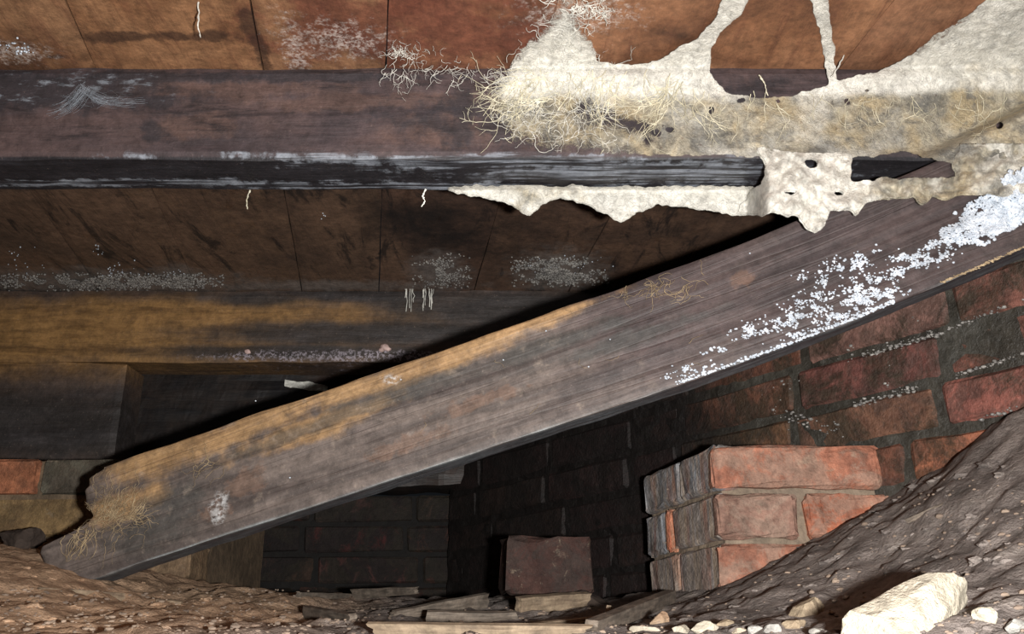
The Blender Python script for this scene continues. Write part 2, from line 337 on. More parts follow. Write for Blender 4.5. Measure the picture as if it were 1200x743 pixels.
def recess_shade_mix(m, c):            # darkness of the recess painted into the brickwork, growing with depth
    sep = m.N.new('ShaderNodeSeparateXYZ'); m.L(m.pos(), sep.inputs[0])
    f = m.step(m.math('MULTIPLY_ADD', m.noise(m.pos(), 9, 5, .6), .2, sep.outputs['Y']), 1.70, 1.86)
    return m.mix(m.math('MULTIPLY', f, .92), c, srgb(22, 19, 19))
def mat_brick(name, dirt, dirtcol, moss=0., wet=.0, streak=False, recess_shade=False):
    m = M(name, .85 - wet, .3); p = m.objc(); wpos = m.pos()
    n1 = m.noise(p, 26, 6, .65); n2 = m.noise(p, 9, 4, .6, .4); n3 = m.noise(p, 190, 3, .7); n4 = m.noise(wpos, 17, 7, .75, .7)
    c = m.mix(m.step(n1, .35, .62), m.mix(.45, m.ocol(), srgb(56, 38, 34)), m.ocol())
    if streak:
        s = m.noise(m.scale(wpos, 70, 70, 5), 1., 5, .6); s2 = m.noise(m.scale(wpos, 30, 30, 3), 1., 4, .6)
        c = m.mix(m.math('MULTIPLY', m.step(s, .45, .65), .5), c, srgb(170, 146, 118))
        c = m.mix(m.math('MULTIPLY', m.step(s2, .5, .66), .5), c, srgb(150, 92, 66))
    c = m.mix(m.math('MULTIPLY', m.step(n4, .56 - dirt * .22, .66 - dirt * .18), dirt), c, dirtcol)
    c = m.mix(m.math('MULTIPLY', m.step(m.noise(wpos, 30, 6, .7, .5), .58, .68), .4), c, srgb(158, 142, 122) if not recess_shade and dirt < .9 else srgb(40, 36, 32))
    if moss: c = m.mix(m.math('MULTIPLY', m.step(m.noise(wpos, 9, 6, .75, .6), .44, .58), moss), c, srgb(44, 40, 30))
    if recess_shade: c = recess_shade_mix(m, c)
    return m.fin(c, m.math('ADD', n1, m.math('MULTIPLY', n3, .5)), .006, .9, m.math('MULTIPLY_ADD', n2, .3, .62 - wet), .6)

def mat_mortar(name, c1, c2, rough=.85, recess_shade=False):
    m = M(name, rough, .4); p = m.pos(); n = m.noise(p, 45, 6, .7); n2 = m.noise(p, 11, 4, .6)
    c = m.mix(m.step(n2, .35, .65), m.mix(n, c1, c2), c1)
    if recess_shade: c = recess_shade_mix(m, c)
    return m.fin(c, n, .006, .9)

def mat_dirt():
    m = M('earth', .95, .2); p = m.pos(); n1 = m.noise(p, 16, 8, .68); n2 = m.noise(p, 3.2, 4, .6); n3 = m.noise(p, 120, 4, .75)
    a = m.ramp(n1, [(.3, srgb(88, 81, 77)), (.5, srgb(120, 111, 106)), (.72, srgb(146, 137, 130))])
    b = m.ramp(n1, [(.3, srgb(138, 110, 88)), (.5, srgb(172, 142, 116)), (.72, srgb(198, 168, 140))])
    sep = m.N.new('ShaderNodeSeparateXYZ'); m.L(p, sep.inputs[0])
    left = m.step(m.math('MULTIPLY_ADD', n2, .3, sep.outputs['X']), -.12, -.45)
    lf = m.N.new('ShaderNodeMapRange'); lf.interpolation_type = 'SMOOTHSTEP'; m.L(m.math('MULTIPLY_ADD', n2, .3, sep.outputs['X']), lf.inputs['Value'])
    lf.inputs['From Min'].default_value = -.30; lf.inputs['From Max'].default_value = .0; lf.inputs['To Min'].default_value = 1; lf.inputs['To Max'].default_value = 0
    c = m.mix(lf.outputs['Result'], a, b)
    c = m.mix(m.math('MULTIPLY', m.step(n3, .64, .74), .4), c, srgb(186, 168, 150))
    c = m.mix(m.math('MULTIPLY', m.step(n3, .42, .3), .0), c, srgb(40, 34, 30))
    return m.fin(c, m.math('ADD', n1, m.math('MULTIPLY', n3, .7)), .008, .9)

def mat_stone(name, c1, c2, c3, dist=.004):
    m = M(name, .85, .3); p = m.objc(); n = m.noise(p, 22, 7, .7); n2 = m.noise(p, 60, 5, .7); n3 = m.noise(p, 9, 3, .5)
    c = m.ramp(n, [(.3, c2), (.5, c1), (.75, c1)])
    c = m.mix(m.math('MULTIPLY', m.step(n3, .55, .72), .6), c, c3)
    return m.fin(c, m.math('ADD', n, m.math('MULTIPLY', n2, .6)), dist, .8)

def mat_chip(name, c1, c2):
    m = M(name, .75, .3); p = m.attr('lc'); n = m.noise(m.scale(p, .12, 1, 1), 140, 5, .6, .3); n2 = m.noise(p, 30, 4, .6)
    return m.fin(m.mix(m.math('MULTIPLY', m.step(n2, .45, .7), .6), m.mix(m.step(n, .3, .7), c1, c2), srgb(92, 80, 70)), n, .002, .8)

def mat_film():
    m = M('mycelium_film', .7, .35); p = m.pos()
    n1 = m.noise(p, 42, 7, .72, .8); n2 = m.noise(p, 14, 5, .6, .4); n3 = m.noise(p, 150, 5, .7)
    tone = m.attr('tone', False); dens = m.attr('dens', False)
    wht = m.mix(n1, srgb(234, 232, 225), srgb(190, 185, 172))
    bei = m.ramp(n2, [(.36, srgb(112, 110, 104)), (.5, srgb(162, 154, 136)), (.64, srgb(168, 153, 124))])
    bei = m.mix(m.math('MULTIPLY', m.step(m.noise(p, 24, 6, .7, 1.), .48, .66), .8), bei, srgb(100, 99, 95))
    bei = m.mix(m.math('MULTIPLY', m.step(n3, .55, .72), .5), bei, srgb(206, 198, 174))
    t = m.step(m.math('MULTIPLY_ADD', m.math('SUBTRACT', n2, .5), .9, tone), .2, .8)
    c = m.mix(t, wht, bei)
    hol = m.step(m.vor(m.scale(p, 1, 1, 1.3), 42, 'F1'), .05, .12)
    c = m.mix(m.math('MULTIPLY', m.math('SUBTRACT', 1., hol), m.math('MULTIPLY', tone, .55)), c, srgb(88, 62, 52))
    fib = m.math('SUBTRACT', 1., m.step(m.math('ABSOLUTE', m.math('SUBTRACT', m.noise(p, 75, 3, .6, 1.2), .5)), .0, .05))
    a = m.math('ADD', dens, m.math('MULTIPLY', m.math('SUBTRACT', n1, .5), 1.4))
    a = m.math('ADD', a, m.math('MULTIPLY', fib, .25))
    al = m.math('MULTIPLY', m.step(a, .12, .75), m.step(m.math('MULTIPLY_ADD', m.math('SUBTRACT', n3, .5), .5, m.attr('rim', False)), .42, .6))
    m._in(m.b.inputs['Alpha'], al)
    m.b.inputs['Subsurface Weight'].default_value = 0.0
    return m.fin(c, m.math('ADD', m.math('ADD', n1, m.math('MULTIPLY', n3, .6)), m.math('MULTIPLY', fib, .25)), .0045, .7, m.math('MULTIPLY_ADD', n1, .5, .35), .5, 1.4)

def mat_plain(name, c1, c2, sc=60, rough=.7, dist=.002, spec=.4):
    m = M(name, rough, spec); p = m.pos(); n = m.noise(p, sc, 5, .65)
    return m.fin(m.mix(m.step(n, .3, .7), c1, c2), n, dist, .8)

# plank frame: lower arris runs from the ground up to the right-hand wall, face vertical
_B0 = atz(75, 689, 1.43); _B1 = atz(1200, 316, 1.255)
PL['o'] = _B0; PL['eu'] = (_B1 - _B0) / np.linalg.norm(_B1 - _B0)
_nh = np.array([PL['eu'][1], -PL['eu'][0], 0]); PL['n'] = _nh / np.linalg.norm(_nh)     # towards the camera
PL['ev'] = np.cross(PL['n'], PL['eu']); PL['ev'] *= np.sign(PL['ev'][2])
PL['W'] = .168; PL['T'] = .05
def plank_hit(px, py):
    d = atz(px, py, 1.0); return d * (PL['o'] @ PL['n']) / (d @ PL['n'])
def plank_uv(px, py):
    q = plank_hit(px, py) - PL['o']; return np.array([q @ PL['eu'], q @ PL['ev']])
def plank_bow(u): return .030 * np.clip((np.asarray(u) - .93) / .55, 0, 1.4) ** 2

MB = mat_boards(); MJ = mat_joist_near(); MJ2 = mat_joist_far(); MD = mat_dark_timber(); MP = mat_plank()
M_BR = mat_brick('wet_wall_brick', .55, srgb(64, 52, 46), .75, .15, recess_shade=True)
M_BP = mat_brick('pier_brick', .62, srgb(138, 118, 104), 0, 0)
M_BS = mat_brick('pier_side_brick', .5, srgb(128, 116, 106), 0, 0, True)
M_BB = mat_brick('shaded_brick', .93, srgb(26, 22, 21), .4)  # near-black brick: the shade of the deep recess is in its colour
M_BL = mat_brick('pillar_brick', .25, srgb(84, 72, 58), .25)
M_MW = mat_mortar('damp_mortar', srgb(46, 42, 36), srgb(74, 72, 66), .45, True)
M_MP = mat_mortar('pier_mortar', srgb(116, 102, 88), srgb(150, 132, 112))
M_MB = mat_mortar('shaded_mortar', srgb(18, 16, 15), srgb(28, 25, 23))  # mortar darkened likewise to carry the recess shade
M_MLF = mat_mortar('pillar_mortar', srgb(92, 78, 62), srgb(140, 118, 94))
ME = mat_dirt()
M_WS = mat_stone('white_limestone', srgb(176, 167, 150), srgb(128, 117, 100), srgb(156, 136, 110), .010)
M_TS = mat_stone('tan_stone', srgb(150, 134, 112), srgb(108, 92, 76), srgb(142, 104, 80), .008)
M_GS = mat_stone('grey_stone', srgb(156, 154, 148), srgb(116, 112, 108), srgb(140, 132, 124), .008)
M_DS = mat_stone('dark_clod', srgb(62, 52, 46), srgb(40, 34, 32), srgb(90, 78, 70))
M_CH = mat_chip('pale_splinter', srgb(150, 132, 110), srgb(112, 96, 80))
M_CG = mat_chip('grey_splinter', srgb(128, 116, 104), srgb(86, 78, 70))
MF = mat_film()
M_HY = mat_plain('hyphae', srgb(226, 220, 198), srgb(196, 188, 160), 60, .7)
M_HYW = mat_plain('white_hyphae', srgb(240, 238, 228), srgb(206, 204, 196), 60, .6)
M_MW2 = mat_plain('white_mould', srgb(214, 220, 228), srgb(176, 186, 198), 160, .6, .002)
M_GM = mat_plain('grey_mould', srgb(150, 146, 140), srgb(96, 92, 90), 90, .35, .004, .6)
M_FB = mat_plain('tan_fibre', srgb(176, 156, 124), srgb(134, 114, 88), 80, .7)
M_PK = mat_plain('pink_bud', srgb(214, 186, 178), srgb(180, 150, 144), 120, .5)
M_CW = mat_plain('cobweb', srgb(170, 178, 188), srgb(130, 138, 148), 60, .6)

# ================================================================== CEILING: floorboards
ceiling = tag(empty('ceiling', (0, 1.6, H)), 'rotten brown floorboards seen from below', None, None, 'structure')
y0b = H / tan_el(0); vpd = -.1452
seams = [-560, -330, -130, 75, 293, 455, 655, 855, 1050, 1215, 1400, 1600, 1800]
sx = [at(s, 0, y0b)[0] for s in seams]
bcol = [(170,160,150),(205,195,180),(240,228,205),(245,228,200),(238,222,200),(225,190,172),(238,212,190),(245,220,196),(235,212,195),(236,214,196),(225,205,190),(220,205,190)]
for i in range(len(sx) - 1):
    xa, xb = sx[i] + .0012, sx[i + 1] - .0012; dz = rnd.uniform(-.0015, .0025); wob = rnd.uniform(0, 50)
    def mk(z, s):
        def f(sv, t, xa=xa, xb=xb, z=z, s=s, dz=dz, wob=wob):
            Y = .25 + 2.75 * sv
            X = xa + (xb - xa) * t + vpd * (Y - y0b)
            e = np.minimum(t, 1 - t) * (xb - xa)
            X = X + .0022 * fbm(Y * 9, wob) * np.where(t < .5, 1, -1) * (e < .004)
            Z = z + (0 if s < 0 else 1) * (.0 + dz + .0022 * (fbm(X * 26, Y * 5, wob) + .4) + .0025 * np.exp(-e / .003))
            Z = np.maximum(Z, H) if s > 0 else Z
            return np.stack([X, Y, Z], 1)
        return f
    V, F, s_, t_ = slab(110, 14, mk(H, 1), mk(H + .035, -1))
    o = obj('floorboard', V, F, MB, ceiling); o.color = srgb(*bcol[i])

# ================================================================== JOISTS, SILL, BLOCK
j1 = frame_box('floor_joist', (-1.9, YJ, JB), (1, 0, 0), (0, 0, 1), (0, 1, 0), 3.2, H - JB - .0005, YJ2 - YJ, MJ, nu=300, nv=14, rough=.0018, wear=.004)
tag(j1, 'long dark mouldy joist crossing under the floorboards, its right half overgrown with white fungus', 'beam')
J2B = 2.12 * tan_el(424)
j2 = frame_box('floor_joist', (-2.3, 2.12, J2B), (1, 0, 0), (0, 0, 1), (0, 1, 0), 3.6, H - J2B - .0005, .11, MJ2, nu=240, nv=12, rough=.002, wear=.003)
tag(j2, 'brown and blackened joist behind the fallen plank, bearing a pair of pink buds', 'beam')
bx0 = at(140, 480, 2.12)[0]
blk = frame_box('timber_block', (-2.1, 2.125, .3495), (1, 0, 0), (0, 0, 1), (0, 1, 0), bx0 + 2.1, J2B - .3505, .11, MJ2, nu=80, nv=20, rough=.004, wear=.002)
tag(blk, 'dark thick timber block between the brick pillar and the brown joist', 'timber block')
sill = frame_box('sill_beam', (-2.3, 2.32, .402), (1, 0, 0), (0, 0, 1), (0, 1, 0), 2.20, .43, .14, MD, nu=160, nv=16, rough=.006, wear=.006)
tag(sill, 'blackened sill beam in the deep recess lying on the near-black back wall', 'beam')

# ================================================================== BRICKWORK
import bmesh
def brick_mesh(L, T, Hh, bev=.006, seg=1, jit=.0022, cuts=0, seed=0):
    r = random.Random(seed); bm = bmesh.new(); bmesh.ops.create_cube(bm, size=1)
    for v in bm.verts: v.co.x *= L; v.co.y *= T; v.co.z *= Hh
    if cuts:
        es = [e for e in bm.edges if abs(e.verts[0].co.x - e.verts[1].co.x) > L * .5]
        bmesh.ops.subdivide_edges(bm, edges=es, cuts=cuts, use_grid_fill=True)
    bmesh.ops.bevel(bm, geom=[e for e in bm.edges if e.calc_face_angle(0) > .5], offset=bev, segments=seg, profile=.6, affect='EDGES')
    for v in bm.verts:
        v.co.x += r.uniform(-jit, jit); v.co.y += r.uniform(-jit, jit); v.co.z += r.uniform(-jit, jit)
    me = bpy.data.meshes.new('brick'); bm.to_mesh(me); bm.free(); return me
_bm = {}
def bvar(L, T, Hh, k, mat, **kw):
    key = (round(L, 3), round(T, 3), k, mat.name)
    if key not in _bm:
        me = brick_mesh(L, T, Hh, seed=hash((round(L * 1000), k)) & 1023, **kw); me.materials.append(mat); _bm[key] = me
    return _bm[key]
def brick_wall(root, p0, d, n, length, z0, courses, mat, mortar, colour, headers=.35, T=.11, thick=.2, Hb=.065, pitch=.075, recess=.008, cuts=0):
    d = np.array(d); n = np.array(n); ang = math.atan2(d[1], d[0])
    for c in range(courses):
        u = -rnd.uniform(0, .25) if c % 2 else -rnd.uniform(0, .1)
        while u < length:
            L = .12 if rnd.random() < headers else .25
            a, b = max(u, 0), min(u + L, length)
            if b - a > .03:
                full = (b - a) > L - .001
                Lb = L if full else round(b - a, 2)
                q = np.array(p0) + d * ((a + b) / 2) - n * (T / 2 + rnd.uniform(-.003, .004))
                me = bvar(Lb, T, Hb, rnd.randrange(4), mat, cuts=cuts)
                o = link_copy('brick', me, (q[0], q[1], z0 + c * pitch + Hb / 2), (0, 0, ang + rnd.uniform(-.012, .012)), root)
                o.rotation_euler[1] = rnd.uniform(-.01, .01)
                o.color = colour(c, (a + b) / 2)
            u += L + .011
    # mortar bed behind the brick faces
    zz0, zz1 = z0 - .01, z0 + courses * pitch - (pitch - Hb)
    P0 = np.array([*(np.array(p0) - n * recess), zz0])
    nu = int(length / .02); nv = int((zz1 - zz0) / .0125)
    def mk(dep, s):
        def f(sv, t):
            P = P0 + np.outer(sv * length, np.array([d[0], d[1], 0])) + np.outer(t * (zz1 - zz0), [0, 0, 1])
            return P - np.outer(np.full(len(sv), dep) + (s * .004 * fbm(sv * length * 60, t * (zz1 - zz0) * 60, 4.) if s else 0), [n[0], n[1], 0])
        return f
    V, F, _, _ = slab(nu, nv, mk(0, 1), mk(thick - recess, 0))
    obj('mortar', V, F, mortar, root)

def jitcol(base, amt=14):
    k = rnd.uniform(-amt, amt); return srgb(*[min(255, max(5, b + k + rnd.uniform(-5, 5))) for b in base])
# right-hand wall, receding to the left
wd = np.array([-.61, .7924]); wn = np.array([-.7924, -.61]); wp = np.array([1.090, .75])
wall_r = tag(empty('wall_right', (.6, 1.4, -.057)), 'wet dark red brick wall receding behind the pier', None, None, 'structure')
def colr(c, u):
    q = wp + wd * u; zc = q[1] * CP + .35 * SP; px = 600 + FPX * q[0] / zc
    if c == 6 and 1085 < px < 1130: return srgb(176, 100, 66)
    if c in (3, 4) and px > 1040: return jitcol((164, 104, 80))
    if c == 5 and px > 1050: return jitcol((138, 92, 76))
    if px < 960: return jitcol((104, 70, 58))
    return jitcol((122, 84, 72), 16)
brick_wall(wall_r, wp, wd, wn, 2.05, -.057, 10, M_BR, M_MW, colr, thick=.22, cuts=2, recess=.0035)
# back wall far inside the recess, its shade painted near-black
wall_b = tag(empty('wall_back', (-1.1, 2.5, -.05)), 'brick wall deep in the recess, its shade painted near-black', None, None, 'structure')
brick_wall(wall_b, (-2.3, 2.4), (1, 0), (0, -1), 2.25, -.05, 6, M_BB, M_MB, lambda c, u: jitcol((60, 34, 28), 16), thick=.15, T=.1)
# left pillar under the timber block
pil = empty('brick_pillar', (-.95, 1.9, .05)); tag(pil, 'brick pillar with an orange brick on top, behind the broken end of the fallen plank', 'brick pillar')
def put_brick(root, mat, x0, x1, yf, z, T, col, Hb=.065, k=0, rz=0., side=False, **kw):
    me = brick_mesh(x1 - x0, T, Hb, seed=int(abs(x0) * 1000 + z * 777 + k) & 4095, **kw); me.materials.append(mat)
    o = link_copy('brick', me, ((x0 + x1) / 2, yf + T / 2, z + Hb / 2), (0, rnd.uniform(-.008, .008), rz), root); o.color = col; return o
PY = 1.73
rows = [(.284, [(-1.40, -1.14, (150, 92, 66)), (-1.13, -.877, (168, 108, 78)), (-.866, -.728, (92, 88, 76)), (-.717, -.585, (112, 96, 80))]),
        (.209, [(-1.44, -1.27, (140, 92, 66)), (-1.26, -1.0, (104, 88, 66)), (-.988, -.735, (132, 108, 74)), (-.724, -.59, (130, 104, 80))]),
        (.134, [(-1.4, -1.15, (120, 90, 66)), (-1.14, -.89, (128, 100, 72)), (-.88, -.745, (134, 106, 80)), (-.735, -.58, (140, 116, 90))]),
        (.059, [(-1.44, -1.2, (120, 90, 66)), (-1.19, -.94, (118, 92, 72)), (-.93, -.69, (142, 112, 88)), (-.68, -.592, (136, 110, 86))])]
for z, r in rows:
    for x0, x1, c in r: put_brick(pil, M_BL, x0, x1, PY, z, .12, srgb(*c), bev=.008, seg=2, jit=.003)
def box(name, a, b, mat, parent, rough=.003, n=30):
    a, b = np.array(a), np.array(b)
    o_ = np.array([a[0], a[1], a[2]])
    return frame_box(name, o_, (1, 0, 0), (0, 0, 1), (0, 1, 0), b[0] - a[0], b[2] - a[2], b[1] - a[1], mat, parent, nu=n, nv=n, rough=rough, wear=.002, freq=20)
box('mortar', (-1.43, PY + .010, .045), (-.595, 2.3, .348), M_MLF, pil, .004, 50)
# pier standing out from the right-hand wall
pier = empty('brick_pier', (.42, 1.6, .0)); tag(pier, 'low brick pier with whitewashed grey end, rising out of the dirt bank', 'brick pier')
YF = 1.435; XL = .312
frows = [(.245, [(XL, .566, (164, 108, 86))]), (.170, [(XL, .432, (140, 108, 94)), (.444, .60, (176, 104, 76))]),
         (.095, [(XL, .566, (156, 106, 86))]), (.020, [(XL, .432, (150, 104, 84)), (.444, .6, (160, 100, 74))])]
for z, r in frows:
    for x0, x1, c in r: put_brick(pier, M_BP, x0 - (.006 if x0 == XL else 0) + rnd.uniform(-.002, .002), x1, YF - .004 + rnd.uniform(-.002, .002), z, .20 if z in (.245, .095) else .22, srgb(*c), bev=.010, seg=3, jit=.0026, cuts=5)
# end face: slanted, bricks laid away from the camera
XE, YE = .240, 1.71
ea = math.atan2(YE - YF, XE - XL)
for z, splits in ((.245, [(.0, .128), (.136, .284)]), (.170, [(.0, .165), (.172, .2), (.207, .284)]), (.095, [(.0, .15), (.158, .275)]), (.020, [(.0, .128), (.136, .275)])):
    for a, b in splits:
        me = brick_mesh(b - a, .08, .068, bev=.009, seg=3, jit=.0024, cuts=4, seed=int(z * 999 + a * 77)); me.materials.append(M_BS)
        cx = XL + math.cos(ea) * (a + b) / 2 + .04 * math.sin(ea); cy = YF + math.sin(ea) * (a + b) / 2 - .04 * math.cos(ea)
        o = link_copy('brick', me, (cx, cy, z + .033), (0, 0, ea), pier); o.color = srgb(*rnd.choice([(132, 132, 134), (140, 132, 128), (124, 126, 130)]))
        if b - a < .04: o.color = srgb(196, 120, 92)
mv = [(XL + .010, YF + .012), (.60, YF + .012), (.60, 1.46), (.34, 1.75), (XE + .012, YE - .004)]
V = [(x, y, z) for z in (.0, .304) for x, y in mv]
obj('mortar', V, [(0, 1, 6, 5), (1, 2, 7, 6), (2, 3, 8, 7), (3, 4, 9, 8), (4, 0, 5, 9), (5, 6, 7, 8, 9), (4, 3, 2, 1, 0)], M_MP, pier)

# ================================================================== GROUND
gc = [(0, 642, 1.62), (45, 668, 1.42), (110, 700, 1.38), (0, 743, 1.02), (200, 743, 1.0), (100, 725, 1.15), (150, 700, 1.46), (235, 700, 1.52), (330, 718, 1.5), (430, 742, 1.15),
      (300, 735, 1.25), (350, 700, 1.9), (450, 702, 1.95), (560, 712, 1.7), (600, 700, 1.85), (650, 725, 1.45), (700, 743, 1.1), (720, 730, 1.3), (745, 700, 1.75), (780, 722, 1.3), (600, 743, 1.15),
      (800, 706, 1.43), (850, 690, 1.40), (900, 664, 1.40), (960, 634, 1.40), (1000, 612, 1.40), (1050, 576, 1.40), (1110, 548, 1.32), (1200, 482, 1.21),
      (860, 735, 1.08), (1000, 690, 1.12), (1100, 640, 1.10), (1200, 590, 1.04), (1000, 743, .86), (1100, 710, .90), (1200, 700, .86), (1200, 743, .76), (900, 743, .98), (800, 743, 1.03)]
G = np.array([at(*g) for g in gc])
G = np.vstack([G, [[-1.6, .3, -.3], [-.5, .25, -.3], [.3, .25, -.3], [1.0, .3, -.15], [1.5, .9, .3], [-1.6, 1.3, .17], [-2.2, 1.0, .1], [-1.4, 1.75, .21], [-2.2, 2.4, .2], [-1.2, 2.4, .14],
                   [-.5, 2.4, .10], [.0, 2.35, .10], [.25, 2.0, .09], [1.4, 1.5, .45], [.9, 1.6, .35], [.5, 2.2, .15], [-.3, .6, -.13], [.35, .6, -.12], [-1.0, .7, -.09], [.8, .65, .0]]])
def tps(r2): return np.where(r2 > 1e-12, r2 * np.log(r2 + 1e-12), 0)
_r2 = ((G[:, None, :2] - G[None, :, :2]) ** 2).sum(-1); nG = len(G)
_A = np.zeros((nG + 3, nG + 3)); _A[:nG, :nG] = tps(_r2) + np.eye(nG) * .0015
_A[:nG, nG] = 1; _A[:nG, nG + 1:] = G[:, :2]; _A[nG, :nG] = 1; _A[nG + 1:, :nG] = G[:, :2].T
_w = np.linalg.solve(_A, np.concatenate([G[:, 2], np.zeros(3)]))
def ground_base(X, Y):
    X, Y = np.atleast_1d(X).astype(float), np.atleast_1d(Y).astype(float)
    r2 = (X[:, None] - G[None, :, 0]) ** 2 + (Y[:, None] - G[None, :, 1]) ** 2
    return tps(r2) @ _w[:nG] + _w[nG] + _w[nG + 1] * X + _w[nG + 2] * Y
def ground_z(X, Y):
    X, Y = np.atleast_1d(X).astype(float), np.atleast_1d(Y).astype(float)
    ridge = 1 - np.abs(fbm(X * 9 + Y * 4, Y * 9 - X * 4, 2.5, 4))
    return ground_base(X, Y) + .012 * fbm(X * 11, Y * 11, 0., 4) + .009 * (ridge - .7) + .0085 * fbm(X * 45, Y * 45, 1., 3)
def gp(px, py):                # where a view line meets the ground
    d = atz(px, py, 1.0); ts = np.linspace(.6, 2.6, 1200); P = ts[:, None] * d
    below = P[:, 2] < ground_z(P[:, 0], P[:, 1]); k = int(np.argmax(below)) if below.any() else len(ts) // 2
    return P[k]
nx, ny = 480, 360
gx, gy = np.meshgrid(np.linspace(-2.3, 1.7, nx), np.linspace(.2, 2.55, ny), indexing='ij')
gz = ground_z(gx.ravel(), gy.ravel())
idx = np.arange(nx * ny).reshape(nx, ny)
F = np.stack([idx[:-1, :-1], idx[1:, :-1], idx[1:, 1:], idx[:-1, 1:]], -1).reshape(-1, 4)
fo = obj('floor', np.stack([gx.ravel(), gy.ravel(), gz], 1), F, ME, smooth=True)
tag(fo, 'bare earth bank strewn with grit', None, None, 'structure')

# ================================================================== FALLEN PLANK
plank = empty('fallen_plank', PL['o']); tag(plank, 'long broken plank leaning diagonally from the earth up to the brick wall', 'plank')
jag = [(75, 690), (54, 668), (46, 648), (48, 640), (83, 623), (100, 613), (108, 604), (100, 593), (98, 574), (103, 569), (103, 560), (121, 549), (119, 541), (150, 521), (160, 520)]
ju = np.array([plank_uv(*q) for q in jag])
Lp = plank_uv(1258, 290)[0]
def plank_left(v):
    o = np.argsort(ju[:, 1]); return np.interp(v, ju[o, 1], ju[o, 0])
def plank_face(dep, s):
    def f(sv, t):
        v = t * PL['W']; u0 = plank_left(v) + (.012 * fbm(v * 60, 5., 2.) if s < 0 else 0)
        sv = sv ** 1.15
        u = u0 + (Lp - u0) * sv; e = np.minimum(np.minimum(v, PL['W'] - v), np.minimum(u - u0, .1))
        d = dep + s * (.0035 * np.exp(-e / .004) + .0016 * fbm(u * 5, v * 90, 3.) + .003 * fbm(u * 3, v * 8, 8.))
        vv = v + plank_bow(u) + np.where((t == 0) | (t == 1), .0022 * fbm(u * 14, t * 7, dep * 40), 0)
        return PL['o'] + np.outer(u, PL['eu']) + np.outer(vv, PL['ev']) - np.outer(d, PL['n'])
    return f
V, F, s_, t_ = slab(330, 72, plank_face(0, 1), plank_face(PL['T'], -1))
q = V - PL['o']; lc = np.stack([q @ PL['eu'], q @ PL['ev'] - plank_bow(q @ PL['eu']), -(q @ PL['n'])], 1)
obj('board', V, F, MP, plank, attrs={'lc': lc})
# fuzzy fibres hanging off the broken end and loose roots on the face
fb = Buf()
def on_plank(u, v, off): return PL['o'] + u * PL['eu'] + (v + float(plank_bow(u))) * PL['ev'] + off * PL['n']
def fibre(px, py, ang, n, stp, r, curl=.5, lift=.004):
    u, v = plank_uv(px, py); P = []
    for k in range(n):
        if v < .003 or v > PL['W'] - .003 or (px < 250 and u < float(plank_left(v)) + .002): break
        P.append(on_plank(u, v, .002 + lift * rnd.random())); ang += rnd.gauss(0, curl); u += stp * math.cos(ang); v += stp * math.sin(ang)
        if v < .002 or v > PL['W'] - .002: ang = -ang
    if len(P) > 3: fb.tube(P, np.linspace(r, r * .4, len(P)), 4)
for k in range(120): fibre(rnd.gauss(128, 18), rnd.gauss(598, 18), rnd.uniform(0, 6.3), 12, .0042, .00035, .5)
for k in range(50): fibre(rnd.uniform(100, 160), rnd.gauss(608, 5), rnd.gauss(.1, .3), 12, .0042, .0006, .35)
for k in range(22): fibre(rnd.uniform(78, 115), rnd.uniform(618, 628), rnd.uniform(-2.6, -1.5), 12, .0042, .0007, .3)
for k in range(12): fibre(rnd.gauss(245, 12), rnd.gauss(545, 6), rnd.uniform(0, 6.3), 12, .0035, .0004, .5)
for k in range(40): fibre(rnd.gauss(775, 30), rnd.gauss(338, 7), rnd.uniform(0, 6.3), 10, .0038, .0004, .6)
for k in range(26): fibre(rnd.uniform(300, 900), rnd.uniform(330, 560), rnd.uniform(0, 6.3), 8, .0035, .0003, .6)
tag(fb.build('root_fibres', M_FB, plank), 'tan fuzzy fibres', kind='stuff')

# white granular mould on the plank
mould = empty('white_mould', plank_hit(950, 420)); tag(mould, 'bright white granular mould spreading along the lower half of the leaning plank', 'mould')
mb = Buf()
clus = [(993, 311, 22, 9, 190), (1015, 297, 9, 4, 40), (1015, 338, 24, 13, 300), (955, 354, 18, 12, 240), (926, 371, 14, 10, 170), (874, 388, 16, 7, 130), (1000, 356, 18, 8, 130), (1042, 346, 14, 5, 80),
        (1065, 299, 13, 5, 90), (1074, 309, 14, 5, 90), (1099, 300, 13, 7, 110), (1052, 320, 8, 5, 40), (837, 411, 10, 3.5, 50), (813, 431, 12, 5, 80), (968, 330, 8, 5, 30), (900, 384, 12, 6, 80), (935, 392, 22, 4, 70), (790, 440, 10, 3, 30), (940, 324, 5, 4, 10), (985, 370, 20, 5, 80)]
for cx_, cy_, sx_, sy_, n_ in clus:
    for k in range(int(n_ * 1.9)):
        a_ = rnd.gauss(0, .75); b_ = rnd.gauss(0, .6); x = cx_ + sx_ * a_; y = cy_ + sy_ * b_ - .33 * sx_ * a_ * .6
        if float(fbm(x / 7, y / 5, 3., 2)) < -.12: continue
        u, v = plank_uv(x, y); v -= float(plank_bow(u))
        if v < .002: continue
        r = rnd.uniform(.0006, .0020); mb.blob(on_plank(u, v, .0004), (r * 1.2, r * .7, r))
for k in range(420):           # thin crust on the arris
    u = float(plank_uv(rnd.uniform(775, 1070), 400)[0]); r = rnd.uniform(.0007, .0018); mb.blob(on_plank(u, abs(rnd.gauss(.001, .002)), .0002), (r * 1.5, r * .7, r))
for x, y in ((640, 388), (470, 445), (690, 430), (300, 470), (590, 422), (715, 398), (340, 560), (880, 300)): 
    u, v = plank_uv(x, y); mb.blob(on_plank(u, v, .001), (.0015, .001, .0012))
tag(mb.build('granules', M_MW2, mould), 'white granules', kind='stuff')

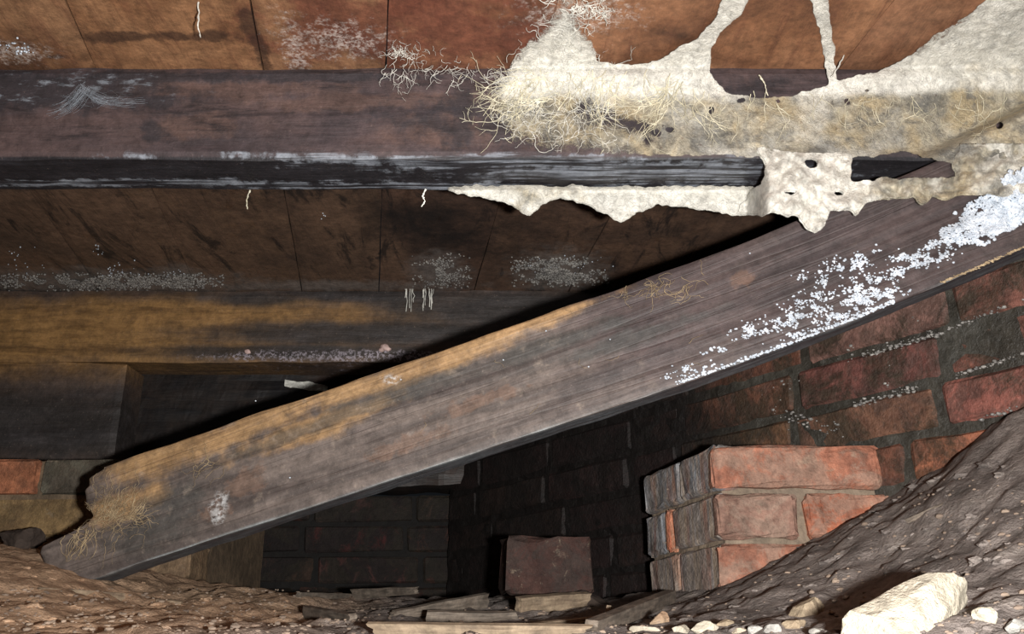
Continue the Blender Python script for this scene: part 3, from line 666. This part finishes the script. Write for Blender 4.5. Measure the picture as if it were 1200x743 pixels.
rim = Buf()
for k in range(260):
    u = float(plank_uv(rnd.uniform(1092, 1235), 310)[0]); r = rnd.uniform(.0006, .0016); rim.blob(on_plank(u, rnd.gauss(.001, .0008), .0004), (r * 1.8, r * .6, r * .6))
tag(rim.build('pale_rim', M_FB, plank), 'pale fuzz along the lower edge', kind='stuff')
# ================================================================== FUNGUS (mycelium) over the joist
def plank_Y(px): return plank_hit(px, 300)[1]
_ppx = np.linspace(860, 1270, 30); _ppY = np.array([plank_Y(x) for x in _ppx])
def wrapY(px, py):             # forward distance of the timber surfaces the fungus clings to
    px, py = np.asarray(px, float), np.asarray(py, float)
    te = tan_el(py)
    Yb, Yu = H / te, JB / te
    Y = np.minimum(Yb, np.maximum(YJ, np.minimum(Yu, YJ2)))
    Y = Y - .014 * np.exp(-((py - 86) / 18) ** 2)
    pY = np.interp(px, _ppx, _ppY)
    fw = YJ - .004 - .012 * sstep(185, 260, py)
    top = 250 - (px - 970) * .475
    fw = fw + (np.minimum(fw, pY - .010) - fw) * sstep(-26, -4, py - top)
    k = sstep(872, 905, px) * np.maximum(sstep(172, 186, py), sstep(-22, -10, py - top) * sstep(1060, 1090, px))
    return Y + (np.minimum(Y, fw) - Y) * k
def wp3(px, py, off):          # point lifted off that surface towards the camera
    Y = wrapY(px, py) - off; px, py = np.asarray(px, float), np.asarray(py, float)
    v = (371.5 - py) / FPX; zc = Y / (CP - v * SP)
    return np.stack([(px - 600) / FPX * zc, Y, zc * (v * CP + SP)], -1)
def sheet(name, poly, box_, parent, step=2., wob=5., off=.005, bumpamp=.006, dens=None, tone=None, holes=(), mat=None, thick=0., anch=None):
    xs = np.arange(box_[0], box_[2] + step, step); ys = np.arange(box_[1], box_[3] + step, step)
    X, Y = np.meshgrid(xs, ys, indexing='ij')
    nX = X + wob * fbm(X / 14, Y / 14, 1.) + 1.5 * vnoise(X / 4, Y / 4, 2.); nY = Y + wob * fbm(X / 14, Y / 14, 5.) + 1.5 * vnoise(X / 4, Y / 4, 6.)
    ins = inpoly(nX, nY, poly)
    for h in holes: ins &= ~inpoly(nX, nY, h)
    d = off + bumpamp * (fbm(X / 30, Y / 30, 3.) + .5 + .5 * fbm(X / 8, Y / 8, 7., 2)); d = np.maximum(d, .0015)
    V = wp3(X, Y, d).reshape(-1, 3)
    n0, n1 = X.shape; idx = np.arange(n0 * n1).reshape(n0, n1)
    def grow(c):
        c2 = c.copy(); c2[1:] |= c[:-1]; c2[:-1] |= c[1:]; c2[:, 1:] |= c[:, :-1]; c2[:, :-1] |= c[:, 1:]; return c2
    sd = ins.astype(float)     # blurred inside-ness gives a smooth rim
    for k in range(3):
        p_ = np.pad(sd, 1, mode='edge'); sd = (p_[1:-1, 1:-1] * 2 + p_[2:, 1:-1] + p_[:-2, 1:-1] + p_[1:-1, 2:] + p_[1:-1, :-2]) / 6
    keep = grow(grow(ins))
    cell = keep[:-1, :-1] & keep[1:, :-1] & keep[1:, 1:] & keep[:-1, 1:]
    F = np.stack([idx[:-1, :-1][cell], idx[:-1, 1:][cell], idx[1:, 1:][cell], idx[1:, :-1][cell]], -1)[:, ::-1]
    use = np.unique(F); re = -np.ones(n0 * n1, int); re[use] = np.arange(len(use)); F = re[F]
    dist = np.zeros(ins.shape); cur = ins.copy()
    for k in range(10):
        dist += cur; c2 = cur.copy(); c2[1:] &= cur[:-1]; c2[:-1] &= cur[1:]; c2[:, 1:] &= cur[:, :-1]; c2[:, :-1] &= cur[:, 1:]; cur = c2
    dn = dens(X, Y, dist) if dens else np.ones(X.shape); tn = tone(X, Y) if tone else np.zeros(X.shape)
    Vv = V[use]; A = {'dens': dn.ravel()[use], 'tone': tn.ravel()[use], 'rim': sd.ravel()[use]}
    if thick:                  # close it with a back side
        n = len(Vv); E = {}
        for f in F:
            for a, b in ((f[0], f[1]), (f[1], f[2]), (f[2], f[3]), (f[3], f[0])): E[(a, b)] = 1
        rim = [(a, b) for (a, b) in E if (b, a) not in E]
        Vb = Vv + np.array([0, thick, 0]); Vv = np.vstack([Vv, Vb])
        F = F.tolist() + (F[:, ::-1] + n).tolist() + [(int(b), int(a), int(a) + n, int(b) + n) for a, b in rim]
        A = {k: np.concatenate([v, v]) for k, v in A.items()}
    return obj(name, Vv, F if isinstance(F, list) else F, mat or MF, parent, smooth=True, attrs=A)

fun = empty('mycelium_mat', at(900, 270, YJ - .02)); tag(fun, 'white and beige fungus mat draped over the joist, with lacy threads and ragged hanging edge', 'fungus')
film_poly = [(560, 118), (585, 100), (596, 84), (604, 62), (622, 48), (640, 28), (650, 8), (655, -6), (672, -6), (676, 20), (684, 40), (697, 50), (700, 72), (735, 77), (770, 70), (800, 54), (822, 40), (842, 14), (850, -6), (880, -6), (868, 18), (846, 36), (834, 55), (830, 80), (838, 98),
             (860, 110), (890, 115), (925, 112), (955, 105), (972, 99), (966, 60), (955, 20), (948, -6), (970, -6), (974, 30), (978, 70), (982, 94), (1015, 88), (1038, 80), (1070, 62), (1100, 40), (1140, 15), (1165, -6), (1262, -6), (1262, 200), (1190, 186), (1122, 194), (1060, 178), (1000, 184), (890, 183), (800, 182), (650, 180), (600, 165), (575, 140)]
def film_d(X, Y, dist):
    thin = sstep(560, 640, X) * (1 - sstep(740, 830, X)) * sstep(95, 125, Y)
    d = .30 + .06 * dist + .25 * sstep(760, 860, X) + .38 * sstep(670, 750, X) * (1 - sstep(800, 860, X)) - .36 * thin - .5 * (1 - sstep(560, 625, X)) - .25 * (1 - sstep(20, 70, Y)) * (1 - sstep(720, 760, X))
    d = d + .25 * sstep(60, 85, Y) * (1 - sstep(100, 125, Y))
    gap = np.exp(-(((X - 740) / 60) ** 2 + ((Y - 148 - (X - 740) * .12) / 9) ** 2))
    corner_ = np.exp(-(((X - 1130) / 45) ** 2 + ((Y - 62) / 30) ** 2))
    return d - .15 * gap - .55 * corner_
def film_t(X, Y): return sstep(98, 122, Y) * (.75 + .25 * vnoise(X / 50, Y / 20, 3.)) + .35 * sstep(1000, 1150, X) * sstep(20, 100, Y)
def ell(cx, cy, rx, ry): return [(cx + rx * math.cos(a), cy + ry * math.sin(a)) for a in np.linspace(0, 2 * math.pi, 14)[:-1]]
film_holes = [ell(*h) for h in ((688, 129, 7, 3), (700, 135, 5, 3), (713, 138, 7, 4), (738, 146, 6, 4), (753, 149, 9, 5), (770, 155, 6, 5), (784, 153, 6, 3), (759, 163, 4, 5), (728, 142, 3, 3), (833, 130, 4, 5), (868, 119, 5, 2), (912, 119, 4, 2), (992, 118, 4, 4), (975, 120, 3, 3), (1016, 106, 5, 3), (1172, 147, 7, 4))]
sheet('film', film_poly, (550, -8, 1264, 202), fun, dens=film_d, tone=film_t, off=.004, bumpamp=.0042, wob=3., holes=film_holes)
skirt_poly = [(515, 219), (560, 217), (700, 218), (886, 218), (892, 252), (870, 251), (840, 247), (800, 241), (770, 239), (745, 249), (727, 260), (712, 252), (690, 240), (672, 234), (652, 230), (638, 238), (620, 253), (602, 244), (588, 235), (560, 230), (540, 226)]
sheet('hanging_skirt', skirt_poly, (512, 214, 896, 264), fun, step=2., wob=2.5, off=.004, bumpamp=.006, dens=lambda X, Y, d: .55 + .2 * d, tone=lambda X, Y: .35 * sstep(560, 600, X) * (1 - sstep(640, 700, X)) + .25 * vnoise(X / 20, Y / 9, 2.) + .1, thick=.004)
crust_poly = [(886, 172), (930, 178), (1000, 180), (999, 214), (1040, 208), (1122, 208), (1118, 190), (1130, 160), (1160, 142), (1200, 128), (1262, 100), (1262, 215), (1190, 228), (1130, 226), (1110, 233), (1095, 228), (1082, 242), (1072, 230), (1050, 230), (1015, 236), (1004, 254), (996, 246), (972, 246), (968, 262), (957, 274), (944, 264), (935, 252), (920, 250), (905, 246), (880, 252), (866, 248), (878, 225), (893, 214), (897, 196)]
sheet('crust', crust_poly, (860, 168, 1264, 280), fun, step=2., wob=3.5, off=.006, bumpamp=.018, holes=[ell(950, 191, 9, 7), ell(985, 226, 6, 3), ell(925, 226, 8, 3)], dens=lambda X, Y, d: .8 + .2 * d, tone=lambda X, Y: .75 * sstep(990, 1050, X) * (1 - .3 * sstep(1120, 1180, X)) + .25 * vnoise(X / 18, Y / 14, 2.), thick=.005)
# branching threads
hy, hw = Buf(), Buf()
def thread(buf, x, y, ang, n, stp, r, curl=.35, branch=.06, depth=0, lift=.003):
    P = []; pts = []
    for k in range(n):
        P.append((x, y, lift + rnd.uniform(0, .003))); ang += rnd.gauss(0, curl)
        x += stp * math.cos(ang); y += stp * math.sin(ang)
        if depth < 2 and rnd.random() < branch: pts.append((x, y, ang + rnd.choice((-1, 1)) * rnd.uniform(.5, 1.1), n - k))
        if 66 < y < 78: pass
        if y > 181 and x < 885: break
    if len(P) > 2:
        q = np.array(P); buf.tube(wp3(q[:, 0], q[:, 1], q[:, 2] + .004), np.linspace(r, r * .45, len(P)), 5)
    for a in pts: thread(buf, a[0], a[1], a[2], max(4, int(a[3] * .7)), stp, r * .7, curl, branch, depth + 1, lift)
for k in range(40): thread(hy, rnd.uniform(600, 830), rnd.uniform(80, 108), rnd.gauss(1.75, .35), rnd.randint(14, 28), 3.2, rnd.uniform(.0005, .0009), .2, .10)
for k in range(26): thread(hy, rnd.uniform(590, 660), rnd.uniform(84, 125), rnd.gauss(2.9, .4), rnd.randint(12, 26), 3.4, rnd.uniform(.0004, .0008), .2, .10)
for k in range(45): thread(hy, rnd.uniform(780, 1180), rnd.uniform(105, 135), rnd.gauss(1.6, .35), rnd.randint(8, 18), 3.2, rnd.uniform(.0003, .0007))
for k in range(160): thread(hw, rnd.uniform(590, 720), rnd.uniform(70, 165), rnd.uniform(0, 6.3), rnd.randint(8, 18), 2.8, rnd.uniform(.0002, .0005), .45)
for k in range(60): thread(hw, rnd.uniform(450, 600), rnd.gauss(84, 6), rnd.uniform(.6, 2.6), rnd.randint(5, 11), 2.4, rnd.uniform(.0002, .00045), .5)
for k in range(60): thread(hw, rnd.gauss(476, 16), rnd.gauss(64, 6), rnd.uniform(0, 6.3), rnd.randint(4, 8), 2.0, rnd.uniform(.00018, .0004), .6)
for k in range(70): thread(hw, rnd.gauss(665, 18), rnd.gauss(28, 22), rnd.uniform(0, 6.3), rnd.randint(6, 12), 2.6, rnd.uniform(.0003, .0007), .6)
for k in range(30): thread(hw, rnd.gauss(705, 8), rnd.gauss(14, 4), rnd.uniform(0, 6.3), rnd.randint(4, 8), 2.2, rnd.uniform(.0003, .0006), .6)
tag(hy.build('yellow_threads', M_HY, fun), 'cream coloured branching threads', kind='stuff')
tag(hw.build('white_threads', M_HYW, fun), 'fine white threads', kind='stuff')
# blue-white fluff where the mat meets the plank
flf = Buf()
fp = [(1080, 290), (1110, 268), (1140, 244), (1165, 224), (1200, 205), (1262, 170), (1262, 236), (1200, 262), (1160, 282), (1110, 292)]
cnt = 0
while cnt < 7500:
    x, y = rnd.uniform(1075, 1255), rnd.uniform(170, 295)
    e_ = float(fbm(x / 14, y / 10, 1., 3))
    if not inpoly(x + 16 * e_, y + 14 * float(fbm(x / 14, y / 10, 4., 3)), fp): continue
    if x < 1150 and rnd.random() < .45: continue
    u, v = plank_uv(x, y); v -= float(plank_bow(u)); cnt += 1
    h = .013 * float(sstep(1090, 1190, x)) * max(0, .6 + .9 * float(fbm(x / 22, y / 14, 2., 2)))
    h += .022 * float(sstep(248, 218, y)) * float(sstep(1120, 1150, x))
    r = rnd.uniform(.0008, .0021)
    flf.blob(on_plank(u, v, h + .001), (r * 1.3, r * .9, r))
tag(flf.build('fluff', M_MW2, fun), 'blue-white cottony fluff', kind='stuff')

# ================================================================== LITTLE GROWTHS AND HANGING THREADS
def strand(label, pts, Y, r, mat, cat='fungus thread', board=False):
    b = Buf(); P = []
    for i in range(len(pts) - 1):
        for s_ in np.linspace(0, 1, 7)[:-1]:
            x = pts[i][0] + (pts[i + 1][0] - pts[i][0]) * s_; y = pts[i][1] + (pts[i + 1][1] - pts[i][1]) * s_
            P.append(at(x + rnd.gauss(0, .4), y, Y))
    P.append(at(*pts[-1], Y)); R = r * (1 + .3 * rng.standard_normal(len(P))); b.tube(P, np.maximum(R, r * .5) * np.linspace(1, .6, len(P)), 6)
    o = b.build('hanging_thread', mat); tag(o, label, cat); return o
strand('pale root-like thread hanging from the floorboards ahead of the bare joist', [(231, -8), (233, 12), (232, 30), (235, 44)], H / tan_el(0) + .005, .0013, M_HYW)
strand('curled cream thread under the bare part of the near joist', [(293, 223), (289, 234), (290, 245)], 1.29, .0012, M_HY)
strand('white knotted thread under the joist beside the ragged fungus skirt', [(499, 222), (495, 230), (498, 236), (494, 242)], 1.29, .0016, M_HYW)
strand('cream forked thread inside the round opening of the fungus mat', [(890, 88), (896, 98), (900, 112)], YJ - .012, .0012, M_HY)
strand('white thread bridging the corner of the round opening in the fungus mat', [(975, 90), (984, 76), (992, 58)], H / tan_el(75) - .02, .0012, M_HYW)

def patch(name, label, cx, cy, sx_, sy_, plane, n, mat, rmin, rmax, cat='mould', seedz=0., thr=-.1):
    b = Buf(); c = 0; t = 0
    while c < n and t < n * 40:
        t += 1; x, y = rnd.gauss(cx, sx_), rnd.gauss(cy, sy_)
        if abs(x - cx) > 2.2 * sx_ or abs(y - cy) > 2.2 * sy_: continue
        if float(vnoise(x / 12, y / 6, seedz)) < thr: continue
        c += 1; r = rnd.uniform(rmin, rmax); b.blob(plane(x, y, r), (r, r * .8, r * .8))
    e = empty(name, plane(cx, cy, 0.)); tag(e, label, cat); tag(b.build('granules', mat, e), None, kind='stuff'); return e
def far_board(x, y, r): return np.array([*at(x, y, H / tan_el(min(y, 337)) )[:2], H - r * .3])
def far_joist(x, y, r): return at(x, y, 2.12 - r * .4)
def corner(x, y, r): return far_board(x, y, r) if y < 338 else far_joist(x, y, r)
patch('mould_patch', 'sparkling grey-white mould heap where boards meet far joist, close above the plank', 655, 318, 26, 8, corner, 1100, M_GM, .0015, .0042, thr=-.3)
patch('mould_patch', 'dripping grey mould tuft on the far boards beside the sparkling heap', 518, 318, 16, 10, corner, 420, M_GM, .0014, .0034, seedz=4.)
patch('mould_patch', 'long grey mould fringe along the top of the brown joist', 110, 330, 70, 5, corner, 1500, M_GM, .0014, .0040, seedz=8., thr=-.5)
patch('mould_patch', 'small grey mould lump at the end of the long fringe', 216, 330, 12, 5, corner, 330, M_GM, .0015, .0042, thr=-1)
def drops(label, spots_, mat=M_MW2):  # droplets as white blobs, the colour standing for their flash glints
    b = Buf()
    for (x, y, w_, h_, n, pl) in spots_:
        for k in range(n):
            r = rnd.uniform(.0008, .0020); b.blob(pl(rnd.gauss(x, w_), rnd.gauss(y, h_), r), (r, r, r))
    return tag(b.build('glint_droplets', mat), label, 'droplets', kind='stuff')
near_board = lambda x, y, r: np.array([*at(x, y, H / tan_el(min(y, 76)))[:2], H - r * .3])
drops('droplets beaded under the floorboards, coloured white for their flash glints', [(14, 54, 9, 3, 22, near_board), (30, 60, 8, 2, 12, near_board), (20, 310, 16, 14, 26, far_board), (115, 292, 4, 3, 9, far_board), (140, 318, 9, 5, 30, far_board), (205, 322, 16, 4, 22, far_board), (655, 312, 20, 6, 40, far_board), (380, 254, 3, 3, 4, far_board)])
# drip curtain of web below the tuft
cw = Buf()
for k in range(16):
    x = rnd.uniform(475, 508); y1 = rnd.uniform(345, 366)
    cw.tube([at(x + rnd.gauss(0, .6), y, 2.11) for y in np.linspace(335, y1, 6)], rnd.uniform(.0006, .0014), 4)
tag(cw.build('web_curtain', M_HYW), 'short pale web curtain hanging over the far joist below the mould tuft', 'cobweb')
# cobweb on the near joist
cb = Buf(); Yc = YJ - .006
apex = at(98, 104, YJ - .022)
for k in range(60):
    e = at(*( (rnd.uniform(55, 75), rnd.gauss(130, 3)) if k % 2 else (rnd.uniform(120, 176), rnd.gauss(119, 2))), YJ - .001); t = np.linspace(0, 1, 7)[:, None]
    P = apex + rng.normal(0, .004, 3) + (e - apex) * t; P[:, 2] -= .010 * np.sin(t[:, 0] * math.pi)
    cb.tube(P, .00014, 3)
for k in range(26):
    x0 = rnd.uniform(70, 130); P = [at(x0 + s_ * rnd.uniform(10, 30), rnd.gauss(116, 5), YJ - .010) for s_ in (0, .5, 1)]; cb.tube(P, .00012, 3)
tag(cb.build('cobweb', M_CW), 'dusty triangular cobweb stretched across the face of the near joist', 'cobweb')
for (x, y, r) in ((290, 412, .0075), (451, 407, .011)):
    V, Fi = ICO2; b = Buf(); b.blob(at(x, y, 2.12 - r * .3), (r, r * .7, r * .8), ICO2)
    if r > .01: b.blob(at(x - 4, y + 3, 2.12 - r * .3), (r * .6, r * .5, r * .5), ICO2); b.blob(at(x + 4, y + 2, 2.12 - r * .3), (r * .6, r * .5, r * .5), ICO2)
    o = b.build('fungus_bud', M_PK); tag(o, 'smooth round pale pink bud on the lower edge of the far joist' if r < .01 else 'large lumpy pale pink bud on the lower edge of the far joist', 'fungus bud', 'pink buds on the far joist')

# ================================================================== STONES AND RUBBLE
def rock(name, label, px, py, wpx, hpx, mat, cat='stone', group=None, seed=0, dep=.8, sink=.3, flat=.0, tilt=0., rough=.22, poly=ICO3):
    c = gp(px, py); zc = c[1] * CP + c[2] * SP
    rx, rz = wpx / 2 * zc / FPX, hpx / 2 * zc / FPX; ry = (rx + rz) / 2 * dep
    V, Fi = poly; V = V.copy()
    r_ = np.random.default_rng(seed + 100)
    for k in range(16):        # chipped facets
        n = r_.normal(size=3); n /= np.linalg.norm(n); h = r_.uniform(.5, .82); d = V @ n; V = V - np.outer(np.maximum(d - h, 0), n)
    V = V * (1 + rough * fbm(V[:, 0] * 1.6 + seed, V[:, 1] * 1.6, V[:, 2] * 1.6, 4)[:, None] * .6)
    V = V * np.array([rx, ry, rz]) * 1.12
    ca, sa = math.cos(tilt), math.sin(tilt)
    V = np.stack([V[:, 0] * ca - V[:, 2] * sa, V[:, 1], V[:, 0] * sa + V[:, 2] * ca], 1)
    V = V + c + np.array([0, ry * .6, 0])
    V[:, 2] += (ground_z(c[0], c[1] + ry * .6)[0] - c[2]) * .5
    o = obj(name, V, Fi, mat, smooth=False); return tag(o, label, cat, group)
rock('limestone_block', 'big white limestone block in the earth at the foot of the bank', 1068, 738, 215, 96, M_WS, seed=3, tilt=.33, rough=.3)
rock('limestone_piece', 'small white stone touching the big limestone block', 1160, 728, 34, 30, M_WS, seed=8)
rock('limestone_piece', 'bluish white stone beside the small white stone', 1197, 736, 36, 24, M_GS, seed=12)
rock('tan_stone', 'tan jagged stone with a reddish corner between the limestone block and the pale pebbles', 948, 719, 60, 34, M_TS, seed=5, tilt=.3)
for k, (x, y, w_, h_, mt, lab) in enumerate([(930, 736, 34, 22, M_TS, 'tan pebble under the tan jagged stone'), (905, 740, 30, 18, M_GS, 'grey pebble beside the tan pebble'), (885, 742, 22, 14, M_GS, 'smaller grey pebble beside the larger grey one'),
        (852, 733, 26, 14, M_TS, 'reddish tan pebble lying above the white pebbles'), (828, 738, 40, 16, M_WS, 'longest white pebble in the row at the foot of the bank'), (800, 741, 30, 14, M_WS, 'white pebble between the longest white pebble and the flat one'),
        (868, 741, 24, 14, M_WS, 'small white pebble just below the reddish tan pebble'), (775, 730, 26, 26, M_TS, 'upright tan stone at the foot of the diagonal slab'), (758, 740, 36, 14, M_WS, 'flat white pebble below the upright tan stone'), (962, 741, 24, 12, M_GS, 'grey pebble against the edge of the big limestone block')]):
    rock('pebble', lab, x, y, w_, h_, mt, 'pebble', 'pale pebbles at the foot of the bank', seed=20 + k)
rock('dark_clod', 'dark lumpy clod of earth under the orange-topped pillar', 22, 622, 60, 44, M_DS, 'clod', seed=40, rough=.5)
rock('dark_stone', 'black rounded stone beside the pale wood block in the recess', 690, 710, 50, 28, M_DS, seed=44)
# loose brick in the recess
lb = brick_mesh(.15, .12, .095, bev=.008, seg=2, jit=.004, cuts=4, seed=9); M_LB = mat_brick('loose_brick', .6, srgb(52, 46, 42)); lb.materials.append(M_LB)
q = gp(640, 692); lbo = bpy.data.objects.new('loose_brick', lb); C.objects.link(lbo); lbo.location = (q[0], q[1] + .06, q[2] + .045); lbo.rotation_euler = (.05, .0, .1); lbo.color = srgb(66, 44, 38)
tag(lbo, 'loose dusty red brick standing in the dark recess under the plank', 'brick')
# splinters of wood
def chip(label, p0, p1, wpx, t, mat, cat='wood scrap', taper=(1., .6), group=None, name='wood_splinter', tiltz=0., lift=0.):
    a, b = gp(*p0), gp(*p1); zc = a[1] * CP + a[2] * SP; W_ = wpx * zc / FPX
    d = b - a; L_ = np.linalg.norm(d); d /= L_
    up = np.array([0, -.35, .94]); sd = np.cross(up, d); sd /= np.linalg.norm(sd); up = np.cross(d, sd)
    if up[2] < 0: up = -up
    sd = up * math.cos(tiltz) + sd * math.sin(tiltz); nn = np.cross(d, sd)
    if nn[1] > 0: nn = -nn
    sdn = rnd.uniform(0, 90)
    def mk(dep):
        def f(s, tt):
            wv = W_ * (taper[0] + (taper[1] - taper[0]) * s)
            e0 = .02 * L_ * fbm(tt * 6, sdn, 1.); 
            return a + np.outer(s * L_ + e0 * np.where(s < .5, 1, -1) * 2, d) + np.outer((tt - .3) * wv + .06 * W_ * fbm(s * 5, tt + sdn, 2.), sd) - np.outer(np.full(len(s), dep) + .0012 * fbm(s * 8, tt * 8, sdn), nn) + np.array([0, 0, lift])
        return f
    V, Fi, s_, t_ = slab(18, 5, mk(0), mk(t))
    lc = np.stack([s_ * L_, t_ * W_, np.concatenate([np.zeros(len(s_) // 2), np.full(len(s_) // 2, t)])], 1)
    return tag(obj(name, V, Fi, mat, attrs={'lc': lc}), label, cat, group)
chip('pale flat splinter lying against the buried end of the fallen plank', (46, 692), (146, 703), 12, .006, M_CH, taper=(.4, 1.))
chip('short pale chip near the buried end of the fallen plank', (183, 708), (212, 709), 8, .006, M_CH)
chip('grey lath with a square end, leaning up from the rubble', (462, 722), (572, 712), 22, .010, M_CG, taper=(.3, 1.2))
chip('broad brown scrap lying under the grey lath', (500, 730), (606, 726), 18, .010, M_CG)
chip('long pale lath at the foot of the rubble', (434, 742), (690, 741), 16, .008, M_CH, taper=(1., .6))
chip('pale wood block leaning on the foot of the loose brick', (610, 718), (692, 708), 24, .014, M_CH, taper=(1., .8))
chip('thin bright lath running towards the diagonal slab', (625, 738), (742, 722), 10, .006, M_CH, taper=(1., .4))
chip('small triangular shard standing beside the diagonal slab', (714, 728), (737, 724), 24, .006, M_CH, taper=(1., .1))
chip('grey-brown diagonal slab leaning towards the pier', (700, 740), (792, 704), 22, .014, M_CG, taper=(.8, 1.1))
chip('dim narrow lath lying deep in the recess', (352, 701), (412, 699), 9, .008, M_CG)
chip('dim grey board lying deep in the recess', (412, 699), (486, 694), 12, .008, M_CG)
chip('short brown scrap tucked against the rubble edge', (355, 722), (410, 728), 16, .01, M_CG)
chip('small pale stick lying on the dirt bank below the pier', (1062, 613), (1105, 592), 6, .005, M_CG)
# clods of earth
cl = Buf()
for k in range(260):
    x, y = (rnd.uniform(-10, 430), rnd.uniform(665, 745)) if k % 4 == 0 else (rnd.uniform(790, 1210), rnd.uniform(540, 745))
    c = gp(x, y)
    if c[1] > 1.6 or c[2] > .45: continue
    r = abs(rnd.gauss(0, .0035)) + .002; V, Fi = ICO2
    n_ = 1 + .9 * fbm(V[:, 0] * 1.5 + k, V[:, 1] * 1.5, V[:, 2] * 1.5, 3)[:, None]
    cl.add(c - np.array([0, 0, r * .3]) + V * n_ * np.array([r * rnd.uniform(1, 1.7), r, r * .6]), Fi)
tag(cl.build('clods', ME, fo, smooth=False), 'crumbly clods of the same earth', kind='stuff')
# grit
gr = Buf()
for k in range(1300):
    if rnd.random() < .5: x, y = rnd.uniform(-10, 430), rnd.uniform(690, 745)
    elif rnd.random() < .3: x, y = rnd.uniform(430, 780), rnd.uniform(712, 745)
    else: x, y = rnd.uniform(780, 1210), rnd.uniform(560, 745)
    d = atz(x, y, 1.0)
    c = gp(x, y)
    if c[1] > 1.75 or c[2] > .5: continue
    r = abs(rnd.gauss(0, .0014)) + .0005; gr.blob(c + np.array([0, 0, r * .2]), (r * rnd.uniform(.8, 1.6), r, r * .7))
tag(gr.build('grit', mat_plain('grit', srgb(146, 128, 112), srgb(104, 90, 80), 9, .9), fo, smooth=False), 'loose grit scattered over the earth', kind='stuff')

# pale granules standing in for wet glints along the right-hand wall joints
def wall_hit(px, py):
    d = atz(px, py, 1.0); n3_ = np.array([wn[0], wn[1], 0]); return d * ((np.array([wp[0], wp[1], 0]) @ n3_) / (d @ n3_)) + n3_ * .001
sl = Buf()
for (x0, y0, x1, y1, n, sp) in ((1010, 418, 1095, 393, 90, 2.2), (1095, 393, 1200, 350, 60, 1.5), (1002, 474, 1080, 454, 80, 2.2), (1120, 441, 1200, 414, 50, 1.3), (1070, 372, 1095, 392, 20, 1.5), (905, 482, 990, 508, 60, 6), (990, 430, 1000, 400, 16, 5), (1040, 455, 1046, 420, 8, 1.5), (880, 470, 935, 440, 18, 6), (1150, 492, 1195, 478, 24, 1.5)):
    for k in range(n):
        t_ = rnd.random(); x = x0 + (x1 - x0) * t_ + rnd.gauss(0, sp); y = y0 + (y1 - y0) * t_ + rnd.gauss(0, sp); r = abs(rnd.gauss(0, .0012)) + .0005
        sl.blob(wall_hit(x, y), (r * 1.3, r, r * .8))
tag(sl.build('joint_glints', M_GM, wall_r), 'pale granules standing in for wet glints on the joints', kind='stuff')

# pale flaking splinter stuck on the sill beam
fs = Buf()
a_, b_ = at(334, 449, 2.318), at(384, 456, 2.318)
V, F, s_, t_ = slab(14, 5, lambda s, t: a_ + np.outer(s, b_ - a_) + np.outer((t - .5) * .022 * (1 - .5 * np.abs(s - .55)) + .004 * fbm(s * 7, t * 3, 2.), [0, 0, 1]) - np.outer(.004 + .003 * fbm(s * 9, t * 9, 5.), [0, 1, 0]),
                    lambda s, t: a_ + np.outer(s, b_ - a_) + np.outer((t - .5) * .020 * (1 - .5 * np.abs(s - .55)), [0, 0, 1]) + np.array([0, .003, 0]))
tag(obj('pale_flake', V, F, M_HYW), 'whitish flake stuck to the blackened sill beam above the plank', 'wood flake')
